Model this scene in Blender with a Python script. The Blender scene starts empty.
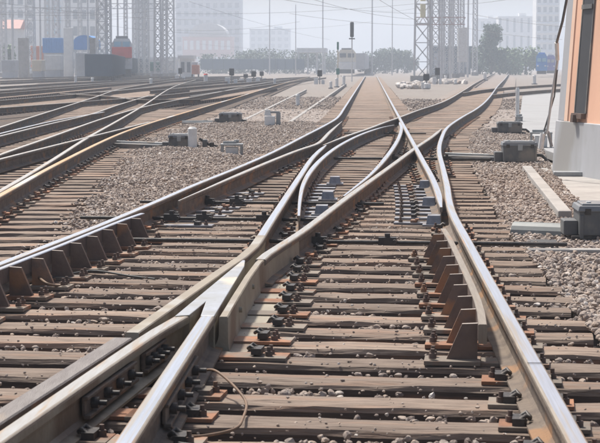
import bpy, bmesh, math, random
import numpy as np
from mathutils import Vector, Matrix
random.seed(7); rng = np.random.default_rng(7)
SC = bpy.context.scene
COL = SC.collection

# ------------------------------------------------------------------ camera
F = 1750.0                                   # focal length in photo pixels (600 wide)
TH = math.atan(155 / F); PS = math.atan(71.5 * math.cos(TH) / F)
CAM = (0.064, 0.0, 1.24)
cam = bpy.data.objects.new('camera', bpy.data.cameras.new('camera')); COL.objects.link(cam)
cam.location = CAM; cam.rotation_euler = (math.pi / 2 - TH, 0, PS)
cam.data.sensor_width = 36; cam.data.lens = F / 600 * 36
cam.data.clip_start = 0.1; cam.data.clip_end = 6000
cam.data.dof.use_dof = True; cam.data.dof.focus_distance = 16; cam.data.dof.aperture_fstop = 16
SC.camera = cam
# ------------------------------------------------------------------ world, sun, exposure
SUN_EL, SUN_AZ = 58, -38                      # azimuth from +Y (ahead), negative = left
w = bpy.data.worlds.new('World'); SC.world = w; w.use_nodes = True
nt = w.node_tree; bg = nt.nodes['Background']
sky = nt.nodes.new('ShaderNodeTexSky'); sky.sky_type = 'NISHITA'; sky.sun_disc = False
sky.sun_elevation = math.radians(SUN_EL); sky.sun_rotation = math.radians(SUN_AZ)
sky.air_density = 1.0; sky.dust_density = 4.0; sky.ozone_density = 1.0
nt.links.new(sky.outputs[0], bg.inputs[0]); bg.inputs[1].default_value = 0.112
sun = bpy.data.objects.new('sun', bpy.data.lights.new('sun', 'SUN')); COL.objects.link(sun)
sun.data.energy = 4.6; sun.data.angle = math.radians(5); sun.data.color = (1, .955, .89)
sd = Vector((math.sin(math.radians(SUN_AZ)) * math.cos(math.radians(SUN_EL)), math.cos(math.radians(SUN_AZ)) * math.cos(math.radians(SUN_EL)), math.sin(math.radians(SUN_EL))))
sun.rotation_euler = sd.to_track_quat('Z', 'Y').to_euler()
SC.view_settings.view_transform = 'Standard'; SC.view_settings.look = 'None'
SC.view_settings.gamma = 1; SC.view_settings.use_curve_mapping = False
SC.view_settings.exposure = 0.32
SC.render.engine = 'CYCLES'
SC.cycles.use_denoising = True
SC.cycles.volume_bounces = 1
SC.cycles.max_bounces = 5; SC.cycles.diffuse_bounces = 3; SC.cycles.glossy_bounces = 2

# ------------------------------------------------------------------ measuring helpers (photo pixel -> place)
_fw = (-math.sin(PS) * math.cos(TH), math.cos(PS) * math.cos(TH), -math.sin(TH))
_rt = (math.cos(PS), math.sin(PS), 0)
_up = (-math.sin(PS) * math.sin(TH), math.cos(PS) * math.sin(TH), math.cos(TH))
def G(px, py, z=0.0):
    a = (px - 300) / F; b = (221.5 - py) / F
    d = [_fw[i] + a * _rt[i] + b * _up[i] for i in range(3)]
    t = (z - CAM[2]) / d[2]
    return (CAM[0] + d[0] * t, CAM[1] + d[1] * t)
def X(px, Y): return CAM[0] + (px - 371.5) / F * Y
def Z(py, Y): return CAM[2] - (py - 66.5) / F * Y
GZ = -0.27                                     # general ground level (rail top is 0)

# ------------------------------------------------------------------ materials
MATS = {}
def mat(name, base, base2=None, rough=.7, metal=0.0, scale=6.0, stretch=(1, 1, 1), third=None, third_at=.62, bump=0.0, bscale=40.0, objrand=0.0, coords='Object', detail=6, spec=None):
    m = bpy.data.materials.new(name); m.use_nodes = True; n = m.node_tree.nodes; l = m.node_tree.links
    b = n['Principled BSDF']; b.inputs['Roughness'].default_value = rough; b.inputs['Metallic'].default_value = metal
    if spec is not None: b.inputs['Specular IOR Level'].default_value = spec
    tc = n.new('ShaderNodeTexCoord'); mp = n.new('ShaderNodeMapping'); mp.inputs['Scale'].default_value = stretch
    l.new(tc.outputs[coords], mp.inputs[0])
    vec = mp.outputs[0]
    if objrand:
        oi = n.new('ShaderNodeObjectInfo'); ad = n.new('ShaderNodeVectorMath'); ad.operation = 'ADD'
        ml = n.new('ShaderNodeMath'); ml.operation = 'MULTIPLY'; ml.inputs[1].default_value = 40
        l.new(oi.outputs['Random'], ml.inputs[0]); l.new(vec, ad.inputs[0]); l.new(ml.outputs[0], ad.inputs[1]); vec = ad.outputs[0]
    base2 = base2 or tuple(c * .8 for c in base)
    nz = n.new('ShaderNodeTexNoise'); nz.inputs['Scale'].default_value = scale; nz.inputs['Detail'].default_value = detail; nz.inputs['Roughness'].default_value = .65
    l.new(vec, nz.inputs[0])
    r = n.new('ShaderNodeValToRGB'); r.color_ramp.elements[0].position = .35; r.color_ramp.elements[1].position = .65
    r.color_ramp.elements[0].color = (*base, 1); r.color_ramp.elements[1].color = (*base2, 1)
    l.new(nz.outputs[0], r.inputs[0]); colr = r.outputs[0]
    if third:
        n2 = n.new('ShaderNodeTexNoise'); n2.inputs['Scale'].default_value = scale * .37; n2.inputs['Detail'].default_value = 5; l.new(vec, n2.inputs[0])
        r2 = n.new('ShaderNodeValToRGB'); r2.color_ramp.elements[0].position = third_at - .05; r2.color_ramp.elements[1].position = third_at + .05
        l.new(n2.outputs[0], r2.inputs[0])
        mx = n.new('ShaderNodeMix'); mx.data_type = 'RGBA'; l.new(r2.outputs[0], mx.inputs[0]); l.new(colr, mx.inputs[6]); mx.inputs[7].default_value = (*third, 1); colr = mx.outputs[2]
    if objrand:
        mr = n.new('ShaderNodeMapRange'); mr.inputs[3].default_value = 1 - objrand; mr.inputs[4].default_value = 1 + objrand
        l.new(oi.outputs['Random'], mr.inputs[0])
        sc = n.new('ShaderNodeVectorMath'); sc.operation = 'SCALE'; l.new(colr, sc.inputs[0]); l.new(mr.outputs[0], sc.inputs['Scale']); colr = sc.outputs[0]
    l.new(colr, b.inputs['Base Color'])
    if bump:
        n3 = n.new('ShaderNodeTexNoise'); n3.inputs['Scale'].default_value = bscale; n3.inputs['Detail'].default_value = 4; l.new(vec, n3.inputs[0])
        bp = n.new('ShaderNodeBump'); bp.inputs['Strength'].default_value = bump; bp.inputs['Distance'].default_value = .01
        l.new(n3.outputs[0], bp.inputs['Height']); l.new(bp.outputs[0], b.inputs['Normal'])
    MATS[name] = m
    return m
steel_top = mat('polished_rail_steel', (.44, .47, .53), (.35, .37, .41), rough=.42, metal=.7, scale=3, stretch=(38, .5, 1), third=(.40, .36, .31), third_at=.60, bump=.25, bscale=60)
shoulder = mat('brown_worn_rail_shoulder', (.30, .255, .20), (.22, .18, .14), rough=.5, metal=.4, scale=3, stretch=(20, 1.2, 1), third=(.30, .20, .13), third_at=.6, bump=.2)
steel_dull = mat('dull_rail_steel', (.42, .415, .40), (.35, .32, .28), rough=.42, metal=.6, scale=3, stretch=(20, 1.2, 1), third=(.38, .29, .2), third_at=.6, bump=.2)
cast_top = mat('cast_frog_steel', (.34, .355, .385), (.28, .28, .27), rough=.52, metal=.6, scale=5, third=(.5, .45, .36), third_at=.62, bump=.2, bscale=30)
web_dust = mat('dusty_rusty_rail_web', (.17, .13, .095), (.09, .066, .05), rough=.8, scale=5, stretch=(1, 1.5, 3), third=(.24, .13, .06), third_at=.6, bump=.4)
web_tan = mat('tan_cast_steel_side', (.33, .29, .22), (.24, .205, .15), rough=.6, metal=.15, scale=4, third=(.17, .12, .08), third_at=.6, bump=.3)
orange_top = mat('orange_rusty_rail_top', (.50, .27, .10), (.42, .33, .22), rough=.5, metal=.3, scale=.7, stretch=(1, .5, 1), third=(.55, .53, .5), third_at=.60, coords='Object')
rust = mat('rusty_iron_plate', (.33, .15, .075), (.19, .095, .055), rough=.85, scale=9, third=(.20, .165, .13), third_at=.5, bump=.4, objrand=.25)
rust_dark = mat('dark_rusted_iron', (.14, .092, .07), (.085, .06, .05), rough=.8, scale=8, third=(.25, .14, .08), third_at=.66, bump=.5, objrand=.2)
iron_black = mat('greasy_black_iron', (.030, .028, .027), (.07, .06, .052), rough=.55, metal=.3, scale=14, bump=.3)
plate_blue = mat('worn_slide_plate_steel', (.33, .335, .36), (.21, .21, .22), rough=.5, metal=.4, scale=12, third=(.16, .13, .11), third_at=.6)
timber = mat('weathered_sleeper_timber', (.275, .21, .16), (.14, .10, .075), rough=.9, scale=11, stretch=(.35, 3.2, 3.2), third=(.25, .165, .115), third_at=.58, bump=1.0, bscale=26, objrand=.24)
timber_side = mat('shade_darkened_sleeper_flank', (.085, .058, .043), (.05, .035, .028), rough=.9, scale=9, stretch=(.35, 3, 3), third=(.2, .11, .07), third_at=.62, bump=.8, bscale=26, objrand=.15)  # creosote brown, darkened further to paint shade into the sleeper gaps
machine = mat('slate_machine_paint', (.085, .088, .09), (.12, .12, .117), rough=.6, scale=7, third=(.21, .185, .155), third_at=.56, bump=.1)
machine_lid = mat('grey_blue_lid_paint', (.15, .162, .18), (.19, .19, .19), rough=.55, scale=6, third=(.29, .26, .225), third_at=.53)
grey_metal = mat('galvanised_grey_metal', (.34, .35, .35), (.26, .27, .27), rough=.5, metal=.3, scale=5, third=(.22, .19, .16), third_at=.66)
duct_green = mat('grey_green_duct_metal', (.25, .265, .25), (.19, .2, .19), rough=.55, scale=4, third=(.16, .13, .11), third_at=.66)
white_paint = mat('weathered_white_paint', (.76, .76, .74), (.62, .61, .58), rough=.6, scale=6, third=(.45, .42, .38), third_at=.7)
concrete = mat('pale_concrete', (.37, .35, .325), (.28, .265, .245), rough=.9, scale=3, third=(.28, .26, .24), third_at=.62, bump=.3, bscale=50)
concrete_wall = mat('grey_plinth_render', (.43, .435, .45), (.385, .39, .40), rough=.85, scale=2.6, stretch=(1, 1, .4), third=(.31, .30, .285), third_at=.58, bump=.15)
salmon = mat('salmon_wall_render', (.84, .50, .34), (.80, .465, .315), rough=.8, scale=2.2, stretch=(1, 1, .3), third=(.70, .41, .28), third_at=.60, bump=.25)
salmon_light = mat('pale_salmon_trim', (.82, .58, .44), (.78, .52, .38), rough=.8, scale=2)
dark_glass = mat('dark_window_glass', (.03, .032, .036), (.045, .045, .05), rough=.6, scale=2)
cable_rust = mat('rusty_copper_cable', (.20, .12, .07), (.13, .085, .055), rough=.7, scale=20)
black_cable = mat('black_rubber_cable', (.03, .03, .03), (.05, .05, .045), rough=.6)

def gravel_mat(name, cols, vs, dirt, bump=1.0):
    m = bpy.data.materials.new(name); m.use_nodes = True; n = m.node_tree.nodes; l = m.node_tree.links; b = n['Principled BSDF']
    b.inputs['Roughness'].default_value = .95
    tc = n.new('ShaderNodeTexCoord')
    v = n.new('ShaderNodeTexVoronoi'); v.inputs['Scale'].default_value = vs; l.new(tc.outputs['Object'], v.inputs[0])
    sp = n.new('ShaderNodeSeparateColor'); l.new(v.outputs['Color'], sp.inputs[0])
    r = n.new('ShaderNodeValToRGB'); e = r.color_ramp.elements
    e[0].position = 0; e[0].color = (*cols[0], 1); e[1].position = 1; e[1].color = (*cols[-1], 1)
    for i, c in enumerate(cols[1:-1]):
        q = e.new((i + 1) / (len(cols) - 1)); q.color = (*c, 1)
    l.new(sp.outputs[0], r.inputs[0])
    nz = n.new('ShaderNodeTexNoise'); nz.inputs['Scale'].default_value = .35; nz.inputs['Detail'].default_value = 8; nz.inputs['Roughness'].default_value = .7; l.new(tc.outputs['Object'], nz.inputs[0])
    r2 = n.new('ShaderNodeValToRGB'); r2.color_ramp.elements[0].position = .48; r2.color_ramp.elements[1].position = .68; l.new(nz.outputs[0], r2.inputs[0])
    mx = n.new('ShaderNodeMix'); mx.data_type = 'RGBA'; l.new(r2.outputs[0], mx.inputs[0]); l.new(r.outputs[0], mx.inputs[6]); mx.inputs[7].default_value = (*dirt, 1)
    l.new(mx.outputs[2], b.inputs['Base Color'])
    bp = n.new('ShaderNodeBump'); bp.inputs['Strength'].default_value = bump; bp.inputs['Distance'].default_value = .03; bp.invert = True
    l.new(v.outputs['Distance'], bp.inputs['Height']); l.new(bp.outputs[0], b.inputs['Normal'])
    return m
ballast_mat = gravel_mat('ballast_ground', [(.19, .155, .13), (.31, .26, .225), (.24, .20, .175), (.40, .34, .30)], 22, (.22, .165, .125))
yard_mat = gravel_mat('yard_ground', [(.17, .145, .125), (.26, .225, .195), (.21, .185, .16)], 8, (.20, .155, .125), .6)
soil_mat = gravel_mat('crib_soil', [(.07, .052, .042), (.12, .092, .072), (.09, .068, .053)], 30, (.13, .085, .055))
def stone_mat():
    m = bpy.data.materials.new('broken_stone'); m.use_nodes = True; n = m.node_tree.nodes; l = m.node_tree.links; b = n['Principled BSDF']
    b.inputs['Roughness'].default_value = .9
    a = n.new('ShaderNodeAttribute'); a.attribute_name = 'tone'
    r = n.new('ShaderNodeValToRGB'); e = r.color_ramp.elements
    e[0].position = 0; e[0].color = (.13, .10, .085, 1); e[1].position = 1; e[1].color = (.60, .55, .50, 1)
    for p, c in ((.25, (.23, .18, .15)), (.5, (.33, .275, .235)), (.68, (.32, .245, .19)), (.85, (.42, .37, .325))):
        q = e.new(p); q.color = (*c, 1)
    l.new(a.outputs['Fac'], r.inputs[0])
    tc = n.new('ShaderNodeTexCoord'); nz = n.new('ShaderNodeTexNoise'); nz.inputs['Scale'].default_value = 60; l.new(tc.outputs['Object'], nz.inputs[0])
    mr = n.new('ShaderNodeMapRange'); mr.inputs[3].default_value = .8; mr.inputs[4].default_value = 1.2; l.new(nz.outputs[0], mr.inputs[0])
    sc = n.new('ShaderNodeVectorMath'); sc.operation = 'SCALE'; l.new(r.outputs[0], sc.inputs[0]); l.new(mr.outputs[0], sc.inputs['Scale']); l.new(sc.outputs[0], b.inputs['Base Color'])
    return m
stones_m = stone_mat()
def flat(name, c, rough=.7, metal=0.0): return mat(name, c, tuple(x * .86 for x in c), rough=rough, metal=metal, scale=1.5)
far_white = flat('far_white_render', (.70, .69, .67)); far_grey = flat('far_grey_render', (.42, .43, .45)); far_dark = flat('far_window_dark', (.07, .08, .10), .3)
far_blue = flat('far_blue_sheet', (.06, .26, .60)); far_red = flat('far_red_paint', (.75, .05, .03)); far_orange = flat('far_orange_paint', (.70, .22, .10))
slate_blue = flat('slate_blue_wagon_paint', (.06, .10, .14)); cream = flat('cream_paint', (.72, .64, .5)); pink_steel = flat('pinkish_steel_paint', (.50, .38, .36))
far_steel = flat('far_galvanised_steel', (.55, .55, .55), .5, .2); green_paint = flat('green_box_paint', (.03, .18, .14)); violet = flat('violet_blue_paint', (.14, .14, .42)); sky_blue = flat('light_blue_glass', (.22, .48, .62), .3)
roof_pink = flat('faded_red_roof', (.5, .25, .2)); yellow_ins = flat('yellowish_insulator', (.75, .68, .42)); signal_black = flat('signal_black_paint', (.02, .02, .022), .5)
bark = flat('grey_brown_bark', (.12, .095, .075), .9)
def leaf_mat(name, c, c2): return mat(name, c, c2, rough=.7, scale=.9, detail=4)
leaf_dark = leaf_mat('dark_conifer_leaves', (.03, .075, .045), (.05, .10, .055)); leaf_mid = leaf_mat('mid_green_leaves', (.06, .12, .04), (.09, .15, .05)); leaf_blue = leaf_mat('dull_leaves', (.045, .085, .05), (.06, .10, .055))

# ------------------------------------------------------------------ mesh builder
class MB:
    def __init__(s): s.v = []; s.f = []; s.m = []; s.sm = []
    def add(s, vs, fs, mi=0, smooth=False):
        o = len(s.v); s.v += [tuple(p) for p in vs]
        for k, f in enumerate(fs):
            s.f.append([o + i for i in f]); s.m.append(mi[k] if isinstance(mi, (list, tuple)) else mi); s.sm.append(smooth)
        return s
    def box(s, c, d, rz=0, mi=0, taper=1.0, M=None):
        x, y, z = d[0] / 2, d[1] / 2, d[2] / 2; t = taper
        vs = [(-x, -y, -z), (x, -y, -z), (x, y, -z), (-x, y, -z), (-x * t, -y * t, z), (x * t, -y * t, z), (x * t, y * t, z), (-x * t, y * t, z)]
        R = M if M is not None else Matrix.Rotation(rz, 3, 'Z')
        vs = [R @ Vector(p) + Vector(c) for p in vs]
        return s.add(vs, [(0, 3, 2, 1), (4, 5, 6, 7), (0, 1, 5, 4), (1, 2, 6, 5), (2, 3, 7, 6), (3, 0, 4, 7)], mi)
    def bar(s, a, b, wd, hd=None, mi=0):
        a = Vector(a); b = Vector(b); d = b - a; L = d.length
        if L < 1e-6: return s
        q = d.to_track_quat('Z', 'Y').to_matrix()
        return s.box((a + b) / 2, (wd, hd or wd, L), mi=mi, M=q)
    def prism(s, poly, z0, z1, mi=0, mtop=None):
        n = len(poly); vs = [(p[0], p[1], z0) for p in poly] + [(p[0], p[1], z1) for p in poly]
        A = sum(poly[i][0] * poly[(i + 1) % n][1] - poly[(i + 1) % n][0] * poly[i][1] for i in range(n))
        if A < 0:
            poly = poly[::-1]; vs = [(p[0], p[1], z0) for p in poly] + [(p[0], p[1], z1) for p in poly]
        fs = [tuple(range(n))[::-1], tuple(range(n, 2 * n))] + [(i, (i + 1) % n, (i + 1) % n + n, i + n) for i in range(n)]
        return s.add(vs, fs, [mi, mi if mtop is None else mtop] + [mi] * n)
    def tube(s, pts, r, n=8, mi=0):
        pts = [Vector(p) for p in pts]; vs = []; fs = []
        rr = r if isinstance(r, (list, tuple)) else [r] * len(pts)
        for i, p in enumerate(pts):
            d = (pts[min(i + 1, len(pts) - 1)] - pts[max(i - 1, 0)])
            q = d.to_track_quat('Z', 'Y').to_matrix() if d.length > 1e-9 else Matrix.Identity(3)
            for k in range(n):
                a = 2 * math.pi * k / n; vs.append(p + q @ Vector((math.cos(a) * rr[i], math.sin(a) * rr[i], 0)))
        for i in range(len(pts) - 1):
            for k in range(n):
                fs.append((i * n + k, i * n + (k + 1) % n, (i + 1) * n + (k + 1) % n, (i + 1) * n + k))
        s.add(vs, fs, mi, True)
        s.add(vs[:n], [tuple(range(n))[::-1]], mi); s.add(vs[-n:], [tuple(range(n))], mi)
        return s
    def cyl(s, c, r, h, n=16, mi=0, r2=None):
        return s.tube([(c[0], c[1], c[2]), (c[0], c[1], c[2] + h)], [r, r if r2 is None else r2], n, mi)
    def sweep(s, path, prof, mis, zo=0.0, wf=None):
        """path: [(x,y)], prof: closed [(u,v)], mis: material per profile edge, wf(t)->width factor"""
        n = len(prof); vs = []; fs = []; ms = []
        for i, p in enumerate(path):
            a = path[max(i - 1, 0)]; b = path[min(i + 1, len(path) - 1)]
            dx, dy = b[0] - a[0], b[1] - a[1]; L = math.hypot(dx, dy) or 1; nx, ny = dy / L, -dx / L
            k = wf(i / (len(path) - 1)) if wf else 1
            for (u, v) in prof: vs.append((p[0] + nx * u * k, p[1] + ny * u * k, v + zo))
        for i in range(len(path) - 1):
            for k in range(n):
                fs.append((i * n + k, (i + 1) * n + k, (i + 1) * n + (k + 1) % n, i * n + (k + 1) % n)); ms.append(mis[k])
        fs.append(tuple(range(n))); ms.append(mis[-1]); fs.append(tuple(range(len(vs) - n, len(vs)))[::-1]); ms.append(mis[-1])
        return s.add(vs, fs, ms)
    def build(s, name, mats, parent=None, bevel=0.0, origin=None):
        me = bpy.data.meshes.new(name)
        o_ = origin or (0, 0, 0)
        me.from_pydata([(p[0] - o_[0], p[1] - o_[1], p[2] - o_[2]) for p in s.v], [], s.f)
        if not isinstance(mats, (list, tuple)): mats = [mats]
        for m in mats: me.materials.append(m)
        me.polygons.foreach_set('material_index', s.m); me.polygons.foreach_set('use_smooth', s.sm); me.update()
        o = bpy.data.objects.new(name, me); COL.objects.link(o); o.location = o_
        if parent: o.parent = parent
        if bevel:
            b = o.modifiers.new('bevel', 'BEVEL'); b.width = bevel; b.segments = 2; b.limit_method = 'ANGLE'
        return o
def tag(o, label=None, cat=None, group=None, kind=None):
    if label: o['label'] = label
    if cat: o['category'] = cat
    if group: o['group'] = group
    if kind: o['kind'] = kind
    return o
def thing(name, label, cat, loc=(0, 0, 0), rz=0, group=None):
    o = bpy.data.objects.new(name, None); COL.objects.link(o); o.location = loc; o.rotation_euler = (0, 0, rz)
    return tag(o, label, cat, group)
def copy_tree(o, parent=None):
    c = o.copy(); COL.objects.link(c); c.parent = parent
    for ch in list(o.children): copy_tree(ch, c)
    return c
def spline(pts, step=.4):
    P = [np.array(p, float) for p in pts]; P = [2 * P[0] - P[1]] + P + [2 * P[-1] - P[-2]]; out = []
    for i in range(1, len(P) - 2):
        p0, p1, p2, p3 = P[i - 1:i + 3]; L = np.linalg.norm(p2 - p1); n = max(1, int(L / step))
        # centripetal Catmull-Rom
        t0 = 0; t1 = t0 + max(np.linalg.norm(p1 - p0), 1e-6) ** .5; t2 = t1 + max(L, 1e-6) ** .5; t3 = t2 + max(np.linalg.norm(p3 - p2), 1e-6) ** .5
        for k in range(n):
            t = t1 + (t2 - t1) * k / n
            A1 = (t1 - t) / (t1 - t0) * p0 + (t - t0) / (t1 - t0) * p1; A2 = (t2 - t) / (t2 - t1) * p1 + (t - t1) / (t2 - t1) * p2; A3 = (t3 - t) / (t3 - t2) * p2 + (t - t2) / (t3 - t2) * p3
            B1 = (t2 - t) / (t2 - t0) * A1 + (t - t0) / (t2 - t0) * A2; B2 = (t3 - t) / (t3 - t1) * A2 + (t - t1) / (t3 - t1) * A3
            out.append(tuple((t2 - t) / (t2 - t1) * B1 + (t - t1) / (t2 - t1) * B2))
    out.append(tuple(P[-2])); return out
def xat(path, y):
    a = np.array(path); i = np.argsort(a[:, 1]); return float(np.interp(y, a[i, 1], a[i, 0]))

# ------------------------------------------------------------------ ground
def ground_sheet():
    xs = [-600, -200, -60, -20, -8, -3.2, 2.0, 6, 20, 60, 200, 600]; ys = [-60, 0, 4, 10, 20, 35, 60, 120, 300, 700, 1500]
    mb = MB(); vs = [(x, y, GZ - .12) for y in ys for x in xs]; n = len(xs)
    mb.add(vs, [(j * n + i, j * n + i + 1, (j + 1) * n + i + 1, (j + 1) * n + i) for j in range(len(ys) - 1) for i in range(n - 1)])
    return tag(mb.build('ground', yard_mat), kind='structure')
ground_sheet()

# ------------------------------------------------------------------ rails of the double slip
PROF = [(-.030, -.0014), (-.024, 0), (.0275, 0), (.0315, -.0014), (.0345, -.004), (.0365, -.012), (.0365, -.036), (.012, -.05), (.0085, -.07), (.0085, -.14), (.025, -.155), (.075, -.164), (.075, -.176),
        (-.075, -.176), (-.075, -.164), (-.025, -.155), (-.0085, -.14), (-.0085, -.07), (-.012, -.05), (-.0365, -.036), (-.0365, -.012), (-.0345, -.004)]
PM = [2, 0, 2, 2, 2] + [1] * 15 + [2, 2]
BLOCK = [(-.031, 0), (.031, 0), (.036, -.005), (.036, -.06), (.030, -.12), (.085, -.16), (.085, -.185), (-.085, -.185), (-.085, -.16), (-.030, -.12), (-.036, -.06), (-.036, -.005)]
BM = [0, 0] + [1] * 9 + [0]
_zi = [0]
def rail(path, label, top=None, side=None, prof=PROF, pm=PM, wf=None, step=.4, zo=None, group='running rails of the double slip', name='rail', cat='rail', raw=False):
    p = path if raw else spline(path, step)
    _zi[0] += 1; z = -(_zi[0] % 5) * .0018 if zo is None else zo
    mb = MB().sweep(p, prof, pm, z, wf)
    o = mb.build(name, [top or steel_top, side or web_dust, top if top is not None and top is not steel_top and top is not steel_dull else shoulder]); tag(o, label, cat, group)
    return o, p
def tip(a, b, lo=.35):   # width factor: blade tips at start / end
    def f(t):
        k = 1
        if a and t < a: k = min(k, lo + (1 - lo) * t / a)
        if b and 1 - t < b: k = min(k, lo + (1 - lo) * (1 - t) / b)
        return k
    return f
P_outL = [(-2.98, 4.0), (-2.75, 6.2), (-2.50, 8.7), (-2.283, 10.93), (-2.19, 12.1), (-2.07, 13.66), (-1.95, 15.6), (-1.79, 18.5), (-1.62, 21), (-1.39, 25.1), (-1.13, 31.8), (-.93, 37), (-.79, 41.5), (-.752, 45), (-.75, 52), (-.75, 120), (-.75, 235)]
P_outR = [(.755, 3.5), (.755, 12.5), (.762, 15), (.80, 16.6), (.855, 18.2), (.94, 21.3), (1.07, 26.0), (1.25, 29.9), (1.62, 36.0), (2.28, 43.2), (3.0, 50.3), (3.75, 58.4), (4.85, 71.5), (8.0, 111), (13.1, 173), (24.2, 310)]
P_bl = [(-.605, 40), (-.655, 37.5), (-.73, 33.5), (-.785, 29.2), (-.83, 28.2), (-1.03, 26.2), (-1.28, 23.0), (-1.54, 19.2), (-1.64, 17.6), (-1.73, 16.2)]
P_e = [(-.655, 27.9), (-.70, 26.4), (-.742, 24), (-.75, 20), (-.75, 14), (-.752, 12.1), (-.785, 11.45), (-.812, 11.15)]
P_c = [(-.70, 27.75), (-.406, 31.2), (.038, 35.6), (.36, 39.2), (.70, 42.6), (1.4, 50.2), (2.54, 61.6), (5.1, 95), (7.9, 133), (15.2, 228), (23.5, 335)]
P_Ar = [(.685, 15.5), (.725, 17.2), (.748, 19.5), (.75, 24), (.75, 40), (.75, 120), (.75, 235)]
P_Br = [(1.47, 35.2), (1.14, 31.2), (.756, 27.1), (.3, 21.9), (-.182, 16.5), (-.46, 13.2), (-.565, 12.2), (-.628, 11.6), (-.650, 11.25)]
P_d = [(.55, 37.6), (.30, 36.2), (-.10, 32.6), (-.43, 28), (-.60, 24), (-.66, 21), (-.655, 18.5), (-.60, 16.3), (-.54, 14.6)]
P_g = [(.70, 39.5), (.69, 36.4), (.54, 30.6), (.28, 24.4), (.05, 20.2), (-.13, 17.8), (-.20, 16.9)]
outL, pL = rail(P_outL, 'outermost long rail curving from the lower left into the far straight track')
outR, pR = rail(P_outR, 'wide bright rail along the right side curving away to the upper right track')
bl, pb = rail(P_bl, 'slim switch rail just inside the outer left rail, bent at its middle', top=steel_dull, wf=tip(.25, .18, .18))
er, pe = rail(P_e, 'bright rail running down the middle into the left side of the near frog', wf=tip(.06, 0))
cr, pc = rail(P_c, 'rail crossing the far straight track and running off to the upper right', top=steel_dull, wf=tip(.01, 0))
Ar, pA = rail(P_Ar, 'right rail of the far straight track ending as a blade beside the wide curve', wf=tip(.006, 0))
Br, pB = rail(P_Br, 'diagonal rail crossing the track from the right and forming the right wing of the frog', top=steel_dull, wf=tip(.08, 0))
dr, pd = rail(P_d, 'curved inner slip rail with a pointed end on blue-grey slide plates', wf=tip(.15, .3))
gr, pg = rail(P_g, 'curved slip rail closing against the long diagonal rail', wf=tip(.05, .3))
# heavy cast wings near the frog (thick sides)
legA = [(-.75, 8.75), (-.75, 3.4)]
legB = [(-.868, 8.75), (-.945, 8.2), (-1.182, 5.76), (-1.40, 3.4)]
la, _ = rail(legA, 'bright frog leg rail running to the bottom edge between two fishplates', zo=-.001, top=steel_top)
lb, _ = rail(legB, 'bright frog leg rail running to the lower left corner', zo=-.004, top=steel_dull, side=web_tan)
dull_wing = mat('dull_brown_wing_top', (.30, .25, .18), (.24, .20, .15), rough=.5, metal=.3, scale=4, third=(.36, .34, .3), third_at=.62, bump=.2)
# frog: one thing with its casting parts
frog = thing('crossing_frog', 'heavy cast steel frog where two rails meet in a pointed V', 'rail frog', (-.75, 10, 0))
def fr(mb, name, mats, bevel=0): 
    o = mb.build(name, mats, frog, bevel); o.location = -Vector(frog.location); return o
vt = MB()
VP_ = [(-.748, 11.05, .010), (-.752, 10.4, .042), (-.80, 9.3, .088), (-.812, 8.72, .0955)]
L_ = [(-.760, 11.15), (-.783, 10.8), (-.912, 8.62)]; R_ = [(-.742, 11.15), (-.722, 10.8), (-.7145, 8.62)]
poly = L_ + [(-.842, 8.66), (-.808, 9.15), (-.785, 8.64)] + R_[::-1]
vt.prism(poly, -.17, .0012, 1, 0)
fr(vt, 'nose', [cast_top, web_tan], .004)
wl = MB().sweep([(-.75 , 12.9), (-.752, 12.1), (-.785, 11.45), (-.86, 10.6), (-.96, 9.35), (-1.058, 8.12)], BLOCK, [0, 0] + [1] * 9 + [0], -.007, lambda t: .93)
fr(wl, 'wing', [dull_wing, web_tan])
wr = MB().sweep([(-.49, 12.9), (-.565, 12.2), (-.628, 11.6), (-.655, 11.1), (-.668, 10.4), (-.672, 9.4), (-.672, 8.66)], [(-.017, -.004), (.017, -.004), (.022, -.010), (.024, -.10), (.034, -.145), (.095, -.168), (.095, -.183), (-.03, -.183), (-.024, -.14), (-.022, -.010)], [0] + [1] * 9, -.003)
fr(wr, 'wing', [dull_wing, web_tan])
bpz = MB().prism([(-1.02, 8.3), (-.56, 8.5), (-.40, 12.9), (-.90, 12.9)], -.189, -.184)
fr(bpz, 'base_plate', [web_tan])
for y in (10.4, 9.4):
    rb = MB(); rb.tube([(-.66, y, -.075), (-.632, y, -.075)], .016, 6); fr(rb, 'bolt', [web_tan])
# dull guard rail beyond the left wing
GP = [(-.040, 0), (.040, 0), (.046, -.006), (.046, -.05), (.02, -.07), (.016, -.13), (.07, -.165), (.07, -.178), (-.07, -.178), (-.07, -.165), (-.016, -.13), (-.02, -.07), (-.046, -.05), (-.046, -.006)]
dull_guard = mat('dull_dark_rail_top', (.20, .18, .165), (.13, .11, .10), rough=.6, metal=.35, scale=3, stretch=(6, 1, 1), third=(.25, .2, .15), third_at=.64, bump=.3)
rail([(-1.087, 8.02), (-1.32, 5.72), (-1.56, 3.4)], 'dull dark unpolished rail lying left of the lower left frog leg', top=dull_guard, side=rust_dark, prof=GP, pm=[0, 0] + [1] * 11 + [0], zo=-.016, name='guard_rail', cat='guard rail', group='guard and check rails')

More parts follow.
